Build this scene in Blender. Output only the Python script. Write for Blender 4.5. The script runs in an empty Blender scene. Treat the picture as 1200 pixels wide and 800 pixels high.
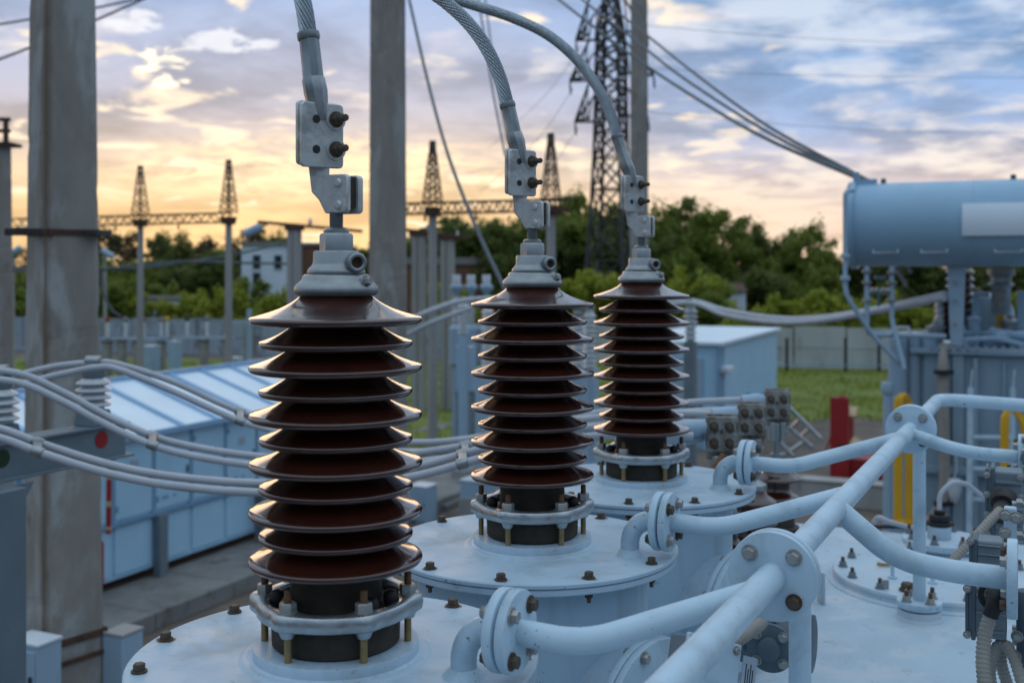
import bpy, bmesh, math, random
from mathutils import Vector, Matrix, noise as mnoise
random.seed(7)
R = math.radians
SC = bpy.context.scene
COL = SC.collection
F, YH, CX, ZC = 1290.0, 313.0, 600.0, 6.0       # focal length in photo pixels, horizon row, centre column, eye height
U = Vector((.4218, .9067, 0)); V = Vector((.9067, -.4218, 0)); UP = Vector((0, 0, 1))   # the yard's two grid directions

def W(x, y, Y):                                   # photo pixel + distance -> point in the yard
    return Vector(((x - CX) / F * Y, Y, ZC - (y - YH) / F * Y))
def UVP(u, v, z): return U * u + V * v + UP * z
def frame(o, zd, xh=(1, 0, 0)):
    z = Vector(zd).normalized(); x = Vector(xh); x = x - z * x.dot(z)
    if x.length < 1e-4: x = Vector((0, 1, 0)) - z * z.y
    x.normalize(); y = z.cross(x)
    return Matrix(((x.x, y.x, z.x, o[0]), (x.y, y.y, z.y, o[1]), (x.z, y.z, z.z, o[2]), (0, 0, 0, 1)))
UVM = Matrix(((U.x, V.x, 0), (U.y, V.y, 0), (0, 0, 1)))   # local (u, v, z) -> world

# ------------------------------------------------------------------ mesh builder
class MB:
    def __init__(s): s.v = []; s.f = []; s.mi = []; s.M = Matrix.Identity(4); s.k = 0
    def at(s, M): s.M = M; return s
    def mat(s, k): s.k = k; return s
    def add(s, vs, fs):
        b = len(s.v)
        s.v += [s.M @ Vector(p) for p in vs]
        s.f += [[b + i for i in q] for q in fs]; s.mi += [s.k] * len(fs)
        return s
    def box(s, c, d, taper=1.0):
        hx, hy, hz = d[0] / 2, d[1] / 2, d[2] / 2
        vs = []
        for z, t in ((-hz, 1), (hz, taper)):
            for x, y in ((-hx, -hy), (hx, -hy), (hx, hy), (-hx, hy)): vs.append((c[0] + x * t, c[1] + y * t, c[2] + z))
        return s.add(vs, [(3, 2, 1, 0), (4, 5, 6, 7), (0, 1, 5, 4), (1, 2, 6, 5), (2, 3, 7, 6), (3, 0, 4, 7)])
    def lathe(s, prof, n=32, cap=True):
        vs = []
        for r, z in prof:
            for i in range(n): a = 2 * math.pi * i / n; vs.append((r * math.cos(a), r * math.sin(a), z))
        fs = []
        for j in range(len(prof) - 1):
            for i in range(n):
                k = (i + 1) % n
                fs.append((j * n + i, j * n + k, (j + 1) * n + k, (j + 1) * n + i))
        if cap:
            fs.append(tuple(reversed(range(n)))); L = (len(prof) - 1) * n; fs.append(tuple(range(L, L + n)))
        return s.add(vs, fs)
    def cyl(s, r, z0, z1, n=24, b=0.0):
        if b: return s.lathe([(r - b, z0), (r - b * .3, z0 + b * .3), (r, z0 + b), (r, z1 - b), (r - b * .3, z1 - b * .3), (r - b, z1)], n)
        return s.lathe([(r, z0), (r, z1)], n)
    def ring(s, r0, r1, z0, z1, n=32):
        vs = []
        for r, z in ((r0, z0), (r1, z0), (r1, z1), (r0, z1)):
            for i in range(n): a = 2 * math.pi * i / n; vs.append((r * math.cos(a), r * math.sin(a), z))
        fs = []
        for j in range(4):
            for i in range(n):
                k = (i + 1) % n; jj = (j + 1) % 4
                fs.append((j * n + i, j * n + k, jj * n + k, jj * n + i))
        return s.add(vs, fs)
    def prism(s, poly, z0, z1):
        n = len(poly)
        vs = [(x, y, z0) for x, y in poly] + [(x, y, z1) for x, y in poly]
        fs = [tuple(reversed(range(n))), tuple(range(n, 2 * n))] + [(i, (i + 1) % n, n + (i + 1) % n, n + i) for i in range(n)]
        return s.add(vs, fs)
    def hexa(s, r, z0, z1, b=.12):
        p = [(r * math.cos(R(60 * i)), r * math.sin(R(60 * i))) for i in range(6)]
        h = z1 - z0; q = 1 - b
        vs = [(x, y, z0) for x, y in p] + [(x, y, z1 - h * b * 1.3) for x, y in p] + [(x * q, y * q, z1) for x, y in p]
        fs = [tuple(reversed(range(6))), tuple(range(12, 18))]
        for j in range(2): fs += [(j * 6 + i, j * 6 + (i + 1) % 6, (j + 1) * 6 + (i + 1) % 6, (j + 1) * 6 + i) for i in range(6)]
        return s.add(vs, fs)
    def tube(s, pts, r, n=14, cap=True, lobes=0, twist=0.0, lob=.06):
        pts = [Vector(p) for p in pts]; m = len(pts)
        rs = r if isinstance(r, (list, tuple)) else [r] * m
        t0 = (pts[1] - pts[0]).normalized()
        x = Vector((0, 0, 1)) if abs(t0.z) < .9 else Vector((1, 0, 0))
        x = (x - t0 * x.dot(t0)).normalized()
        vs = []; d = 0
        for j in range(m):
            if j == 0: t = t0
            elif j == m - 1: t = (pts[j] - pts[j - 1]).normalized()
            else: t = ((pts[j + 1] - pts[j]).normalized() + (pts[j] - pts[j - 1]).normalized()).normalized()
            if j: d += (pts[j] - pts[j - 1]).length
            x = (x - t * x.dot(t)).normalized(); y = t.cross(x)
            for i in range(n):
                a = 2 * math.pi * i / n; rr = rs[j]
                if lobes: rr *= 1 - lob + lob * abs(math.cos(lobes * .5 * (a + twist * d))) * 1.6
                vs.append(pts[j] + x * (rr * math.cos(a)) + y * (rr * math.sin(a)))
        fs = []
        for j in range(m - 1):
            for i in range(n):
                k = (i + 1) % n
                fs.append((j * n + i, j * n + k, (j + 1) * n + k, (j + 1) * n + i))
        if cap: fs.append(tuple(reversed(range(n)))); fs.append(tuple(range((m - 1) * n, m * n)))
        return s.add(vs, fs)
    def bar(s, a, b, w, h=None):                   # rectangular bar between two points
        a = Vector(a); b = Vector(b); L = (b - a).length; M0 = s.M
        s.M = M0 @ frame(a, b - a, UP if abs((b - a).normalized().z) < .95 else V)
        s.box((0, 0, L / 2), (h or w, w, L)); s.M = M0
        return s
    def mesh(s, name, mats, smooth=True, ang=38, recalc=True):
        me = bpy.data.meshes.new(name)
        me.from_pydata([tuple(p) for p in s.v], [], s.f)
        for m in (mats if isinstance(mats, (list, tuple)) else [mats]): me.materials.append(m)
        if any(s.mi): me.polygons.foreach_set('material_index', s.mi)
        if recalc:
            bm = bmesh.new(); bm.from_mesh(me); bmesh.ops.recalc_face_normals(bm, faces=bm.faces); bm.to_mesh(me); bm.free()
        if smooth:
            me.polygons.foreach_set('use_smooth', [True] * len(me.polygons)); me.set_sharp_from_angle(angle=R(ang))
        me.update()
        return me

def smooth_path(pts, k=8):                         # Catmull-Rom through the points
    p = [Vector(q) for q in pts]; p = [p[0] * 2 - p[1]] + p + [p[-1] * 2 - p[-2]]
    out = []
    for i in range(1, len(p) - 2):
        a, b, c, d = p[i - 1:i + 3]
        for j in range(k):
            t = j / k
            out.append(.5 * ((2 * b) + (c - a) * t + (2 * a - 5 * b + 4 * c - d) * t * t + (3 * b - a - 3 * c + d) * t ** 3))
    out.append(p[-2]); return out
def bend_path(pts, r, k=7):                        # straight pipe runs with rounded bends
    p = [Vector(q) for q in pts]; out = [p[0]]
    for i in range(1, len(p) - 1):
        a = (p[i - 1] - p[i]); b = (p[i + 1] - p[i]); rr = min(r, a.length * .48, b.length * .48)
        A = p[i] + a.normalized() * rr; B = p[i] + b.normalized() * rr
        for j in range(k + 1):
            t = j / k; out.append(A * (1 - t) ** 2 + p[i] * 2 * t * (1 - t) + B * t * t)
    out.append(p[-1]); return out

# ------------------------------------------------------------------ scene objects
ORG = {}
def tag(o, label=None, cat=None, group=None, kind=None):
    if label: o['label'] = label
    if cat: o['category'] = cat
    if group: o['group'] = group
    if kind: o['kind'] = kind
    return o
def thing(name, label, cat, loc=(0, 0, 0), group=None, world=False):
    o = bpy.data.objects.new(name, None); COL.objects.link(o); o.location = loc
    o.empty_display_size = .1
    if world: ORG[o.name] = Vector(loc)
    return tag(o, label, cat, group)
def org(o):
    while o is not None:
        if o.name in ORG: return ORG[o.name]
        o = o.parent
    return Vector((0, 0, 0))
def link(name, me, parent=None, M=None, label=None):
    o = bpy.data.objects.new(name, me); COL.objects.link(o)
    if parent is not None: o.parent = parent
    if M is not None:
        M = M.copy()
        if parent is not None: M.translation -= org(parent)
        o.matrix_local = M
    if label: o['label'] = label
    return o
def part(name, mb, mats, parent=None, label=None, bev=0, smooth=True, ang=38, recalc=True, seg=2):
    og = org(parent) if parent is not None else Vector((0, 0, 0))
    if og.length: mb.v = [p - og for p in mb.v]
    o = link(name, mb.mesh(name, mats, smooth, ang, recalc), parent, None, label)
    if bev:
        b = o.modifiers.new('edge', 'BEVEL'); b.width = bev; b.segments = seg; b.limit_method = 'ANGLE'; b.angle_limit = R(40)
    return o
def single(name, mb, mats, label, cat, group=None, bev=0, **k):      # a thing that is one mesh
    c = mb.v[0].copy()
    for p in mb.v: c.z = min(c.z, p.z)
    mb.v = [p - c for p in mb.v]
    o = part(name, mb, mats, None, None, bev, **k); o.location = c
    return tag(o, label, cat, group)
def dup(root, loc, label=None, rz=None, scale=None):
    def cp(o, par):
        c = o.copy(); COL.objects.link(c)
        if par is not None: c.parent = par
        for ch in o.children: cp(ch, c)
        return c
    r = cp(root, None); r.location = loc
    if rz is not None: r.rotation_euler = (0, 0, rz)
    if scale is not None: r.scale = scale if not isinstance(scale, (int, float)) else (scale,) * 3
    if label: r['label'] = label
    return r

# ------------------------------------------------------------------ materials
def lin(c): return tuple(c) + (1,)
class NT:
    def __init__(s, nt): s.nt = nt; s.n = nt.nodes; s.l = nt.links
    def node(s, t, **k):
        n = s.n.new(t)
        for a, b in k.items(): setattr(n, a, b)
        return n
    def put(s, sock, val):
        if isinstance(val, bpy.types.NodeSocket): s.l.new(val, sock)
        else: sock.default_value = val
    def noise(s, vec, scale, detail=4, rough=.55, dist=0):
        n = s.node('ShaderNodeTexNoise'); s.put(n.inputs['Vector'], vec)
        n.inputs['Scale'].default_value = scale; n.inputs['Detail'].default_value = detail; n.inputs['Roughness'].default_value = rough
        n.inputs['Distortion'].default_value = dist
        return n.outputs['Fac']
    def ramp(s, fac, stops, interp='LINEAR'):
        n = s.node('ShaderNodeValToRGB'); s.put(n.inputs[0], fac); cr = n.color_ramp; cr.interpolation = interp
        while len(cr.elements) < len(stops): cr.elements.new(.5)
        for e, (p, c) in zip(cr.elements, stops):
            e.position = p; e.color = lin(c) if isinstance(c, (tuple, list)) else (c, c, c, 1)
        return n.outputs[0]
    def mix(s, fac, a, b, mode='MIX'):
        n = s.node('ShaderNodeMix', data_type='RGBA', blend_type=mode)
        s.put(n.inputs[0], fac)
        for sock, val in ((n.inputs[6], a), (n.inputs[7], b)):
            s.put(sock, lin(val) if isinstance(val, tuple) and len(val) == 3 else val)
        return n.outputs[2]
    def math(s, op, a, b=0.0, c=0.0, clamp=False):
        n = s.node('ShaderNodeMath', operation=op, use_clamp=clamp)
        s.put(n.inputs[0], a); s.put(n.inputs[1], b); s.put(n.inputs[2], c)
        return n.outputs[0]
    def maprange(s, v, a, b, c=0.0, d=1.0, smooth=True):
        n = s.node('ShaderNodeMapRange'); n.interpolation_type = 'SMOOTHSTEP' if smooth else 'LINEAR'
        s.put(n.inputs[0], v)
        for i, q in enumerate((a, b, c, d)): n.inputs[i + 1].default_value = q
        return n.outputs[0]
    def mapping(s, vec, sc):
        n = s.node('ShaderNodeMapping'); s.put(n.inputs[0], vec); n.inputs['Scale'].default_value = sc
        return n.outputs[0]
def mk(name, base, rough=.5, metal=0.0, var=.12, vscale=6, spec=.5, stain=None, sscale=9, slo=.6, shi=.75, stretch=None, bump=0, bscale=60,
       coat=0, dark=None, rvar=.1, grime=None, gscale=2.2, glo=.5, ghi=.75, gamt=.6, chips=None, chscale=85, chlo=.675, chhi=.71):
    m = bpy.data.materials.new(name); m.use_nodes = True; t = NT(m.node_tree); bs = t.n['Principled BSDF']
    co = t.node('ShaderNodeTexCoord').outputs['Object']
    vec = t.mapping(co, stretch) if stretch else co
    n1 = t.noise(vec, vscale, 5, .6)
    lo = tuple(c * (1 - var) for c in base); hi = tuple(min(1, c * (1 + var)) for c in base)
    col = t.ramp(n1, [(.3, lo), (.7, hi)])
    if grime:
        g = t.maprange(t.noise(vec, gscale, 6, .65, .4), glo, ghi); col = t.mix(t.math('MULTIPLY', g, gamt), col, grime)
    if stain:
        sfac = t.maprange(t.noise(vec, sscale, 8, .7), slo, shi); col = t.mix(sfac, col, stain)
    if chips:
        col = t.mix(t.math('MULTIPLY', t.maprange(t.noise(co, chscale, 3, .6), chlo, chhi), t.maprange(t.noise(co, 6, 2), .45, .6)), col, chips)
    t.put(bs.inputs['Base Color'], col)
    bs.inputs['Metallic'].default_value = metal; bs.inputs['Specular IOR Level'].default_value = spec
    t.put(bs.inputs['Roughness'], t.maprange(t.noise(co, vscale * 3, 3), .3, .7, max(.03, rough - rvar), min(1, rough + rvar)))
    if coat: bs.inputs['Coat Weight'].default_value = coat; bs.inputs['Coat Roughness'].default_value = .06
    if bump:
        b = t.node('ShaderNodeBump'); b.inputs['Strength'].default_value = bump; b.inputs['Distance'].default_value = .01
        t.put(b.inputs['Height'], t.noise(vec, bscale, 6, .65)); t.l.new(b.outputs[0], bs.inputs['Normal'])
    return m
RUST = (.12, .045, .018)
M = {}
M['paint'] = mk('pale_grey_enamel', (.44, .565, .67), .50, var=.08, vscale=3, spec=.35, stain=(.19, .15, .12), sscale=17, slo=.61, shi=.74, bump=.10, bscale=28, grime=(.27, .33, .37), gscale=4, glo=.44, ghi=.66, gamt=.6, chips=(.12, .06, .03))
M['shell'] = mk('streaked_enamel', (.40, .535, .64), .5, var=.08, vscale=3, spec=.35, stretch=(1, 1, .12), stain=(.22, .16, .11), sscale=9, slo=.60, shi=.72, bump=.1, bscale=20, grime=(.30, .36, .40), gscale=6, glo=.45, ghi=.66, gamt=.6, chips=(.12, .06, .03))
M['deck'] = mk('walked_on_enamel', (.43, .54, .625), .56, var=.10, vscale=2.5, spec=.35, stain=(.22, .19, .17), sscale=13, slo=.60, shi=.75, bump=.12, bscale=28, grime=(.54, .60, .65), gscale=4.2, glo=.50, ghi=.62, gamt=.85, chips=(.16, .11, .08))
M['pipe'] = mk('pipe_enamel', (.46, .60, .705), .42, var=.07, vscale=4, spec=.4, stain=(.24, .15, .10), sscale=19, slo=.64, shi=.74, bump=.07, bscale=32, grime=(.27, .36, .42), gscale=7, glo=.48, ghi=.68, gamt=.55, chips=(.13, .06, .03))
M['glaze'] = mk('brown_glaze', (.042, .0115, .007), .15, var=.30, vscale=10, spec=.5, coat=.65, rvar=.06, bump=.03, bscale=14, grime=(.060, .036, .028), gscale=7, glo=.5, ghi=.72, gamt=.5)
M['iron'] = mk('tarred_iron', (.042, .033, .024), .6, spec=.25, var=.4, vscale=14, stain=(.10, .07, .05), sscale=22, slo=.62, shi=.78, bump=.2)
M['galv'] = mk('galvanised_steel', (.29, .31, .32), .40, metal=.75, var=.22, vscale=11, stain=(.22, .19, .16), sscale=18, slo=.66, shi=.82, bump=.06, bscale=50)
M['alu'] = mk('cast_aluminium', (.42, .45, .47), .34, metal=.85, var=.12, vscale=12, grime=(.30, .27, .24), gscale=9, gamt=.5, bump=.08, bscale=45)
M['rustbolt'] = mk('weathered_bolt', (.10, .075, .055), .7, metal=.25, var=.35, vscale=30, stain=RUST, sscale=26, slo=.5, shi=.62, bump=.3, bscale=90)
M['zinc'] = mk('zinc_bolt', (.36, .36, .35), .45, metal=.6, var=.2, vscale=30, stain=RUST, sscale=25, slo=.6, shi=.75)
M['brass'] = mk('yellow_zinc_rod', (.30, .21, .09), .5, metal=.4, var=.25, vscale=30, stain=RUST, sscale=22, slo=.62, shi=.75)
M['rustrod'] = mk('rusty_rod', (.14, .065, .03), .75, var=.4, vscale=35)
M['stained'] = mk('stained_casting', (.33, .32, .30), .55, metal=.45, var=.2, vscale=14, stain=(.07, .045, .03), sscale=20, slo=.50, shi=.66, grime=(.14, .11, .085), gscale=16, glo=.42, ghi=.62, gamt=.85, bump=.15, bscale=50)
M['bar'] = mk('dull_zinc_casting', (.56, .565, .555), .44, metal=.55, var=.16, vscale=14, stain=(.20, .13, .09), sscale=22, slo=.66, shi=.78, grime=(.32, .32, .31), gscale=12, glo=.48, ghi=.62, gamt=.8, bump=.12, bscale=60)
M['cable'] = mk('aluminium_strand', (.36, .41, .45), .38, metal=.7, var=.1, vscale=12)
M['leadcable'] = mk('sheathed_cable', (.42, .44, .48), .55, var=.1, vscale=6, bump=.05)
M['dark'] = mk('black_rubber', (.014, .014, .015), .6, var=.2)
M['slate'] = mk('slate_casting', (.085, .115, .14), .5, var=.15, vscale=8, bump=.12, bscale=40)
M['slate2'] = mk('grey_casting', (.16, .20, .23), .5, var=.12, vscale=8, bump=.1, bscale=40)
M['conduit'] = mk('beige_conduit', (.30, .28, .25), .65, var=.15, vscale=10)
M['concrete'] = mk('cast_concrete', (.27, .25, .225), .9, var=.15, vscale=3.0, spec=.2, stretch=(1, 1, .45), stain=(.17, .12, .08), sscale=3.2, slo=.60, shi=.76, bump=.35, bscale=18, grime=(.36, .36, .35), gscale=2.4, glo=.46, ghi=.64, gamt=.8)
M['postconcrete'] = mk('streaked_post_concrete', (.27, .25, .225), .9, var=.15, vscale=3.0, spec=.2, stretch=(1, 1, .45), stain=(.17, .12, .08), sscale=3.2, slo=.60, shi=.76, bump=.4, bscale=18, grime=(.38, .39, .39), gscale=2.4, glo=.46, ghi=.64, gamt=.9)
_t = NT(M['postconcrete'].node_tree); _b = _t.n['Principled BSDF']; _c = _t.node('ShaderNodeTexCoord').outputs['Object']
_s = _t.node('ShaderNodeSeparateXYZ'); _t.put(_s.inputs[0], _c)
_x = _t.math('ABSOLUTE', _t.math('ADD', _s.outputs[0], .025)); _w = _t.maprange(_t.noise(_t.mapping(_c, (3, 3, .7)), 2.0, 5), .3, .7, .02, .085)
_m = _t.math('MULTIPLY', _t.math('LESS_THAN', _s.outputs[1], 0.0), _t.math('SUBTRACT', 1.0, _t.math('DIVIDE', _x, _w), 0, True))
_old = _b.inputs['Base Color'].links[0].from_socket
_t.put(_b.inputs['Base Color'], _t.mix(_t.math('MULTIPLY', _m, .85), _old, (.115, .075, .045)))
M['concrete2'] = mk('pale_concrete', (.32, .31, .30), .85, var=.14, vscale=1.2, stretch=(1, 1, .3), stain=(.16, .15, .14), sscale=1.6, slo=.55, shi=.75, bump=.2, bscale=8)
M['slab'] = mk('paving_slab', (.19, .185, .18), .9, var=.25, vscale=1.4, stain=(.08, .08, .08), sscale=2.5, slo=.55, shi=.7, bump=.4, bscale=12)
M['rustband'] = mk('rusty_band', (.075, .035, .022), .8, var=.4, vscale=14)
M['darksteel'] = mk('blackened_steel', (.03, .026, .026), .7, var=.3, vscale=10, stain=RUST, sscale=6, slo=.58, shi=.7)
M['lattice'] = mk('lattice_steel', (.045, .042, .042), .7, var=.3, vscale=.6)
M['latticerust'] = mk('rusty_lattice_steel', (.085, .045, .03), .75, var=.4, vscale=1.2)
M['beam'] = mk('grey_primer', (.15, .19, .22), .55, var=.12, vscale=4, stain=(.09, .08, .07), sscale=8, slo=.6, shi=.75)
M['porcelain'] = mk('white_porcelain', (.55, .58, .60), .25, var=.08, vscale=6)
M['bluewall'] = mk('pale_blue_steel_sheet', (.38, .60, .77), .48, var=.06, vscale=1.2, stain=(.17, .19, .21), sscale=4, slo=.7, shi=.85)
M['bluetrim'] = mk('blue_grey_steel_trim', (.17, .31, .46), .5, var=.08, vscale=2)
M['roof'] = mk('pale_roof_sheet', (.72, .81, .89), .40, var=.05, vscale=.9)
M['roofrib'] = mk('roof_seam_steel', (.24, .43, .64), .42, var=.05, vscale=1)
M['redpaint'] = mk('red_enamel', (.30, .012, .014), .5, var=.15, vscale=4)
M['greenpaint'] = mk('dark_green_enamel', (.012, .035, .012), .5)
M['yellow'] = mk('yellow_enamel', (.72, .38, .008), .45, var=.08, vscale=3)
M['palewood'] = mk('pale_board', (.50, .36, .22), .8, var=.2, vscale=6, stretch=(1, 6, 1))
M['white'] = mk('white_paint', (.62, .66, .70), .5, var=.05)
M['housewall'] = mk('whitewashed_wall', (.66, .72, .80), .8, var=.07, vscale=.5)
M['brick'] = mk('brown_brickwork', (.17, .085, .05), .9, var=.2, vscale=1.5)
M['roofgrey'] = mk('grey_roof_felt', (.22, .21, .20), .9, var=.15, vscale=.8)
M['glass'] = mk('dark_pane', (.02, .03, .045), .1, var=.1)
M['bark'] = mk('bark', (.05, .036, .026), .9, var=.3, vscale=3, bump=.4, bscale=10)
M['wire'] = mk('weathered_wire', (.10, .12, .14), .6, metal=.3, var=.1)
M['bluegear'] = mk('light_blue_enamel', (.31, .43, .54), .45, var=.06, vscale=2)
M['tank'] = mk('second_transformer_enamel', (.27, .37, .45), .5, var=.08, vscale=1.5, stain=(.14, .17, .19), sscale=3, slo=.64, shi=.8)
M['conservator'] = mk('conservator_enamel', (.28, .45, .60), .42, var=.06, vscale=1.2, stain=(.18, .22, .26), sscale=4, slo=.7, shi=.85)
M['plate'] = mk('stamped_plate', (.38, .45, .52), .45, metal=.2, var=.06)
M['ink'] = mk('black_print', (.02, .02, .022), .6)

def leafmat(name, base, tip, trans=.25):
    m = bpy.data.materials.new(name); m.use_nodes = True; t = NT(m.node_tree); bs = t.n['Principled BSDF']
    co = t.node('ShaderNodeTexCoord').outputs['Object']
    ge = t.node('ShaderNodeNewGeometry')
    a = t.noise(co, .55, 3); b = ge.outputs['Random Per Island']
    col = t.mix(t.math('ADD', t.math('MULTIPLY', t.maprange(a, .35, .65), .7), t.math('MULTIPLY', b, .3)), base, tip)
    t.put(bs.inputs['Base Color'], col); bs.inputs['Roughness'].default_value = .6
    bs.inputs['Specular IOR Level'].default_value = .25
    tr = t.node('ShaderNodeBsdfTranslucent'); t.put(tr.inputs[0], col)
    mx = t.node('ShaderNodeMixShader'); mx.inputs[0].default_value = trans
    out = t.n['Material Output']
    t.l.new(bs.outputs[0], mx.inputs[1]); t.l.new(tr.outputs[0], mx.inputs[2]); t.l.new(mx.outputs[0], out.inputs[0])
    return m
M['leafdark'] = leafmat('dark_foliage', (.11, .145, .034), (.19, .22, .055), .45)
M['leafmid'] = leafmat('green_foliage', (.15, .20, .032), (.25, .29, .05), .45)
M['leafbright'] = leafmat('bright_foliage', (.24, .29, .028), (.42, .42, .055), .4)
M['leafbrown'] = leafmat('dull_evening_foliage', (.07, .065, .03), (.12, .10, .045), .4)
M['grassblade'] = leafmat('grass_blade', (.16, .20, .018), (.30, .30, .035), .35)
# ------------------------------------------------------------------ camera
cam = bpy.data.cameras.new('camera'); camo = bpy.data.objects.new('camera', cam); COL.objects.link(camo)
camo.location = (0, 0, ZC); camo.rotation_euler = (R(90), 0, 0)
cam.sensor_width = 36; cam.lens = 36 * F / 1200; cam.shift_y = -(400 - YH) / 1200
cam.clip_start = .05; cam.clip_end = 5000
cam.dof.use_dof = True; cam.dof.focus_distance = 2.42; cam.dof.aperture_fstop = 3.7
SC.camera = camo
SC.view_settings.view_transform = 'Standard'; SC.view_settings.look = 'None'; SC.view_settings.exposure = .10; SC.view_settings.gamma = 1
SC.view_settings.use_curve_mapping = False
SC.cycles.use_denoising = True; SC.cycles.max_bounces = 6; SC.cycles.transparent_max_bounces = 6
SC.cycles.sample_clamp_indirect = 6

# ------------------------------------------------------------------ dusk sky: Nishita base + broken altocumulus
SUN_AZ, SUN_EL = R(-12), R(5)                     # low in the left of the picture, behind the cloud
world = bpy.data.worlds.new('World'); SC.world = world; world.use_nodes = True
t = NT(world.node_tree); bg = t.n['Background']
d = t.node('ShaderNodeTexCoord').outputs['Generated']
sp = t.node('ShaderNodeSeparateXYZ'); t.put(sp.inputs[0], d); dx, dy, dz = sp.outputs
zz = t.math('MAXIMUM', dz, 0.0)
hor = t.math('SQRT', t.math('ADD', t.math('MULTIPLY', dx, dx), t.math('MULTIPLY', dy, dy)))
cosaz = t.math('DIVIDE', t.math('ADD', t.math('MULTIPLY', dx, math.sin(SUN_AZ)), t.math('MULTIPLY', dy, math.cos(SUN_AZ))), t.math('MAXIMUM', hor, .001))
right = t.maprange(t.math('DIVIDE', dx, t.math('MAXIMUM', hor, .001)), -.10, .30)
back = t.maprange(cosaz, .80, -.1)                # away from the sunset
inv = t.math('DIVIDE', 1.0, t.math('ADD', zz, .16))
cv = t.node('ShaderNodeCombineXYZ'); t.put(cv.inputs[0], t.math('MULTIPLY', dx, inv)); t.put(cv.inputs[1], t.math('MULTIPLY', dy, inv)); cv.inputs[2].default_value = 3.7
cvec = cv.outputs[0]
def zr(stops): return t.ramp(zz, stops)
cl_left = zr([(0, (1.0, .66, .32)), (.045, (1.02, .68, .35)), (.07, (.95, .69, .42)), (.10, (.72, .58, .48)), (.145, (.53, .52, .61)), (.23, (.38, .48, .70)), (.42, (.50, .64, .80)), (1, (.80, .97, 1.12))])
cl_right = zr([(0, (.92, .64, .45)), (.05, (.86, .66, .54)), (.085, (.64, .58, .64)), (.12, (.36, .47, .70)), (.17, (.27, .43, .71)), (.24, (.26, .43, .72)), (.42, (.48, .63, .80)), (1, (.80, .97, 1.12))])
gp_left = zr([(0, (1.05, .74, .38)), (.06, (1.08, .80, .46)), (.095, (1.1, .90, .62)), (.14, (.92, .80, .72)), (.23, (.64, .67, .82)), (.42, (.60, .70, .88)), (1, (.68, .84, 1.05))])
gp_right = zr([(0, (.96, .74, .54)), (.05, (.95, .77, .62)), (.09, (.92, .83, .76)), (.13, (.74, .72, .76)), (.18, (.62, .69, .82)), (.24, (.58, .68, .84)), (.42, (.60, .72, .90)), (1, (.68, .84, 1.05))])
N1 = t.noise(cvec, 1.7, 7, .58, .3)
N2 = t.noise(cvec, 5.2, 4, .5, .3)
cov = t.math('ADD', t.math('MULTIPLY', N1, .62), t.math('MULTIPLY', N2, .38))
thr = t.math('ADD', cov, t.math('MULTIPLY', right, .075))           # more gaps to the right
gap = t.maprange(thr, .53, .66)
cloud = t.mix(right, cl_left, cl_right); gapc = t.mix(right, gp_left, gp_right)
# darker bellies inside the cloud
belly = t.maprange(t.noise(cvec, 2.1, 5, .6, .2), .36, .66, .76, 1.12)
cb = t.node('ShaderNodeVectorMath', operation='SCALE'); t.put(cb.inputs[0], cloud); t.put(cb.inputs['Scale'], belly)
front_col = t.mix(gap, cb.outputs[0], gapc)
# bright sun-edged breaks
brk = t.math('MULTIPLY', t.maprange(t.noise(cvec, 3.6, 4, .5, .4), .585, .68), t.maprange(cosaz, .84, .97))
front_col = t.mix(t.math('MULTIPLY', brk, .85), front_col, (1.2, .98, .72))
def lobe(az, el, wa, we):                          # a thinning of the cloud round one direction
    u_ = t.math('DIVIDE', t.math('SUBTRACT', t.math('DIVIDE', dx, t.math('MAXIMUM', dy, .05)), az), wa); v_ = t.math('DIVIDE', t.math('SUBTRACT', t.math('DIVIDE', dz, t.math('MAXIMUM', dy, .05)), el), we)
    r2 = t.math('ADD', t.math('MULTIPLY', u_, u_), t.math('MULTIPLY', v_, v_))
    return t.math('MULTIPLY', t.maprange(r2, 1.0, 0.0), t.math('GREATER_THAN', dy, .05))
nb = t.noise(cvec, 7.0, 5, .6, .5)
glow = t.math('MULTIPLY', lobe(-.18, .092, .24, .036), t.maprange(nb, .38, .62))
front_col = t.mix(t.math('MULTIPLY', glow, .9), front_col, (1.35, 1.02, .62))
nh = t.math('MULTIPLY', t.math('SUBTRACT', t.noise(cvec, 15.0, 5, .62, .6), .5), 2.4)
def hole_(az, el, wa, we): return t.maprange(t.math('ADD', t.math('MULTIPLY', lobe(az, el, wa, we), .85), nh), .50, .95)
hole = hole_(-.316, .182, .040, .036); hole2 = hole_(-.262, .205, .075, .016); hole3 = hole_(-.345, .222, .045, .018)
front_col = t.mix(hole, front_col, (1.4, 1.22, .92)); front_col = t.mix(t.math('MULTIPLY', t.math('MAXIMUM', hole2, hole3), .8), front_col, (.90, .91, .96))
back_col = t.ramp(zz, [(0, (.06, .10, .15)), (.15, (.105, .175, .265)), (.42, (.40, .54, .72)), (1, (.80, .97, 1.12))])
sky = t.mix(back, front_col, back_col)
below = t.maprange(dz, 0, -.02)
sky = t.mix(below, sky, (.08, .10, .10))
nish = t.node('ShaderNodeTexSky'); nish.sky_type = 'NISHITA'; nish.sun_disc = False; nish.sun_elevation = SUN_EL; nish.sun_rotation = SUN_AZ
b2 = t.node('ShaderNodeBackground'); t.put(b2.inputs[0], nish.outputs[0]); b2.inputs[1].default_value = .002
bg.inputs[1].default_value = 1.0; t.put(bg.inputs[0], sky)
ad = t.node('ShaderNodeAddShader'); t.l.new(bg.outputs[0], ad.inputs[0]); t.l.new(b2.outputs[0], ad.inputs[1]); t.l.new(ad.outputs[0], t.n['World Output'].inputs[0])
sl = bpy.data.lights.new('sun', 'SUN'); sl.energy = .4; sl.angle = R(30); sl.color = (1, .58, .27)
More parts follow.
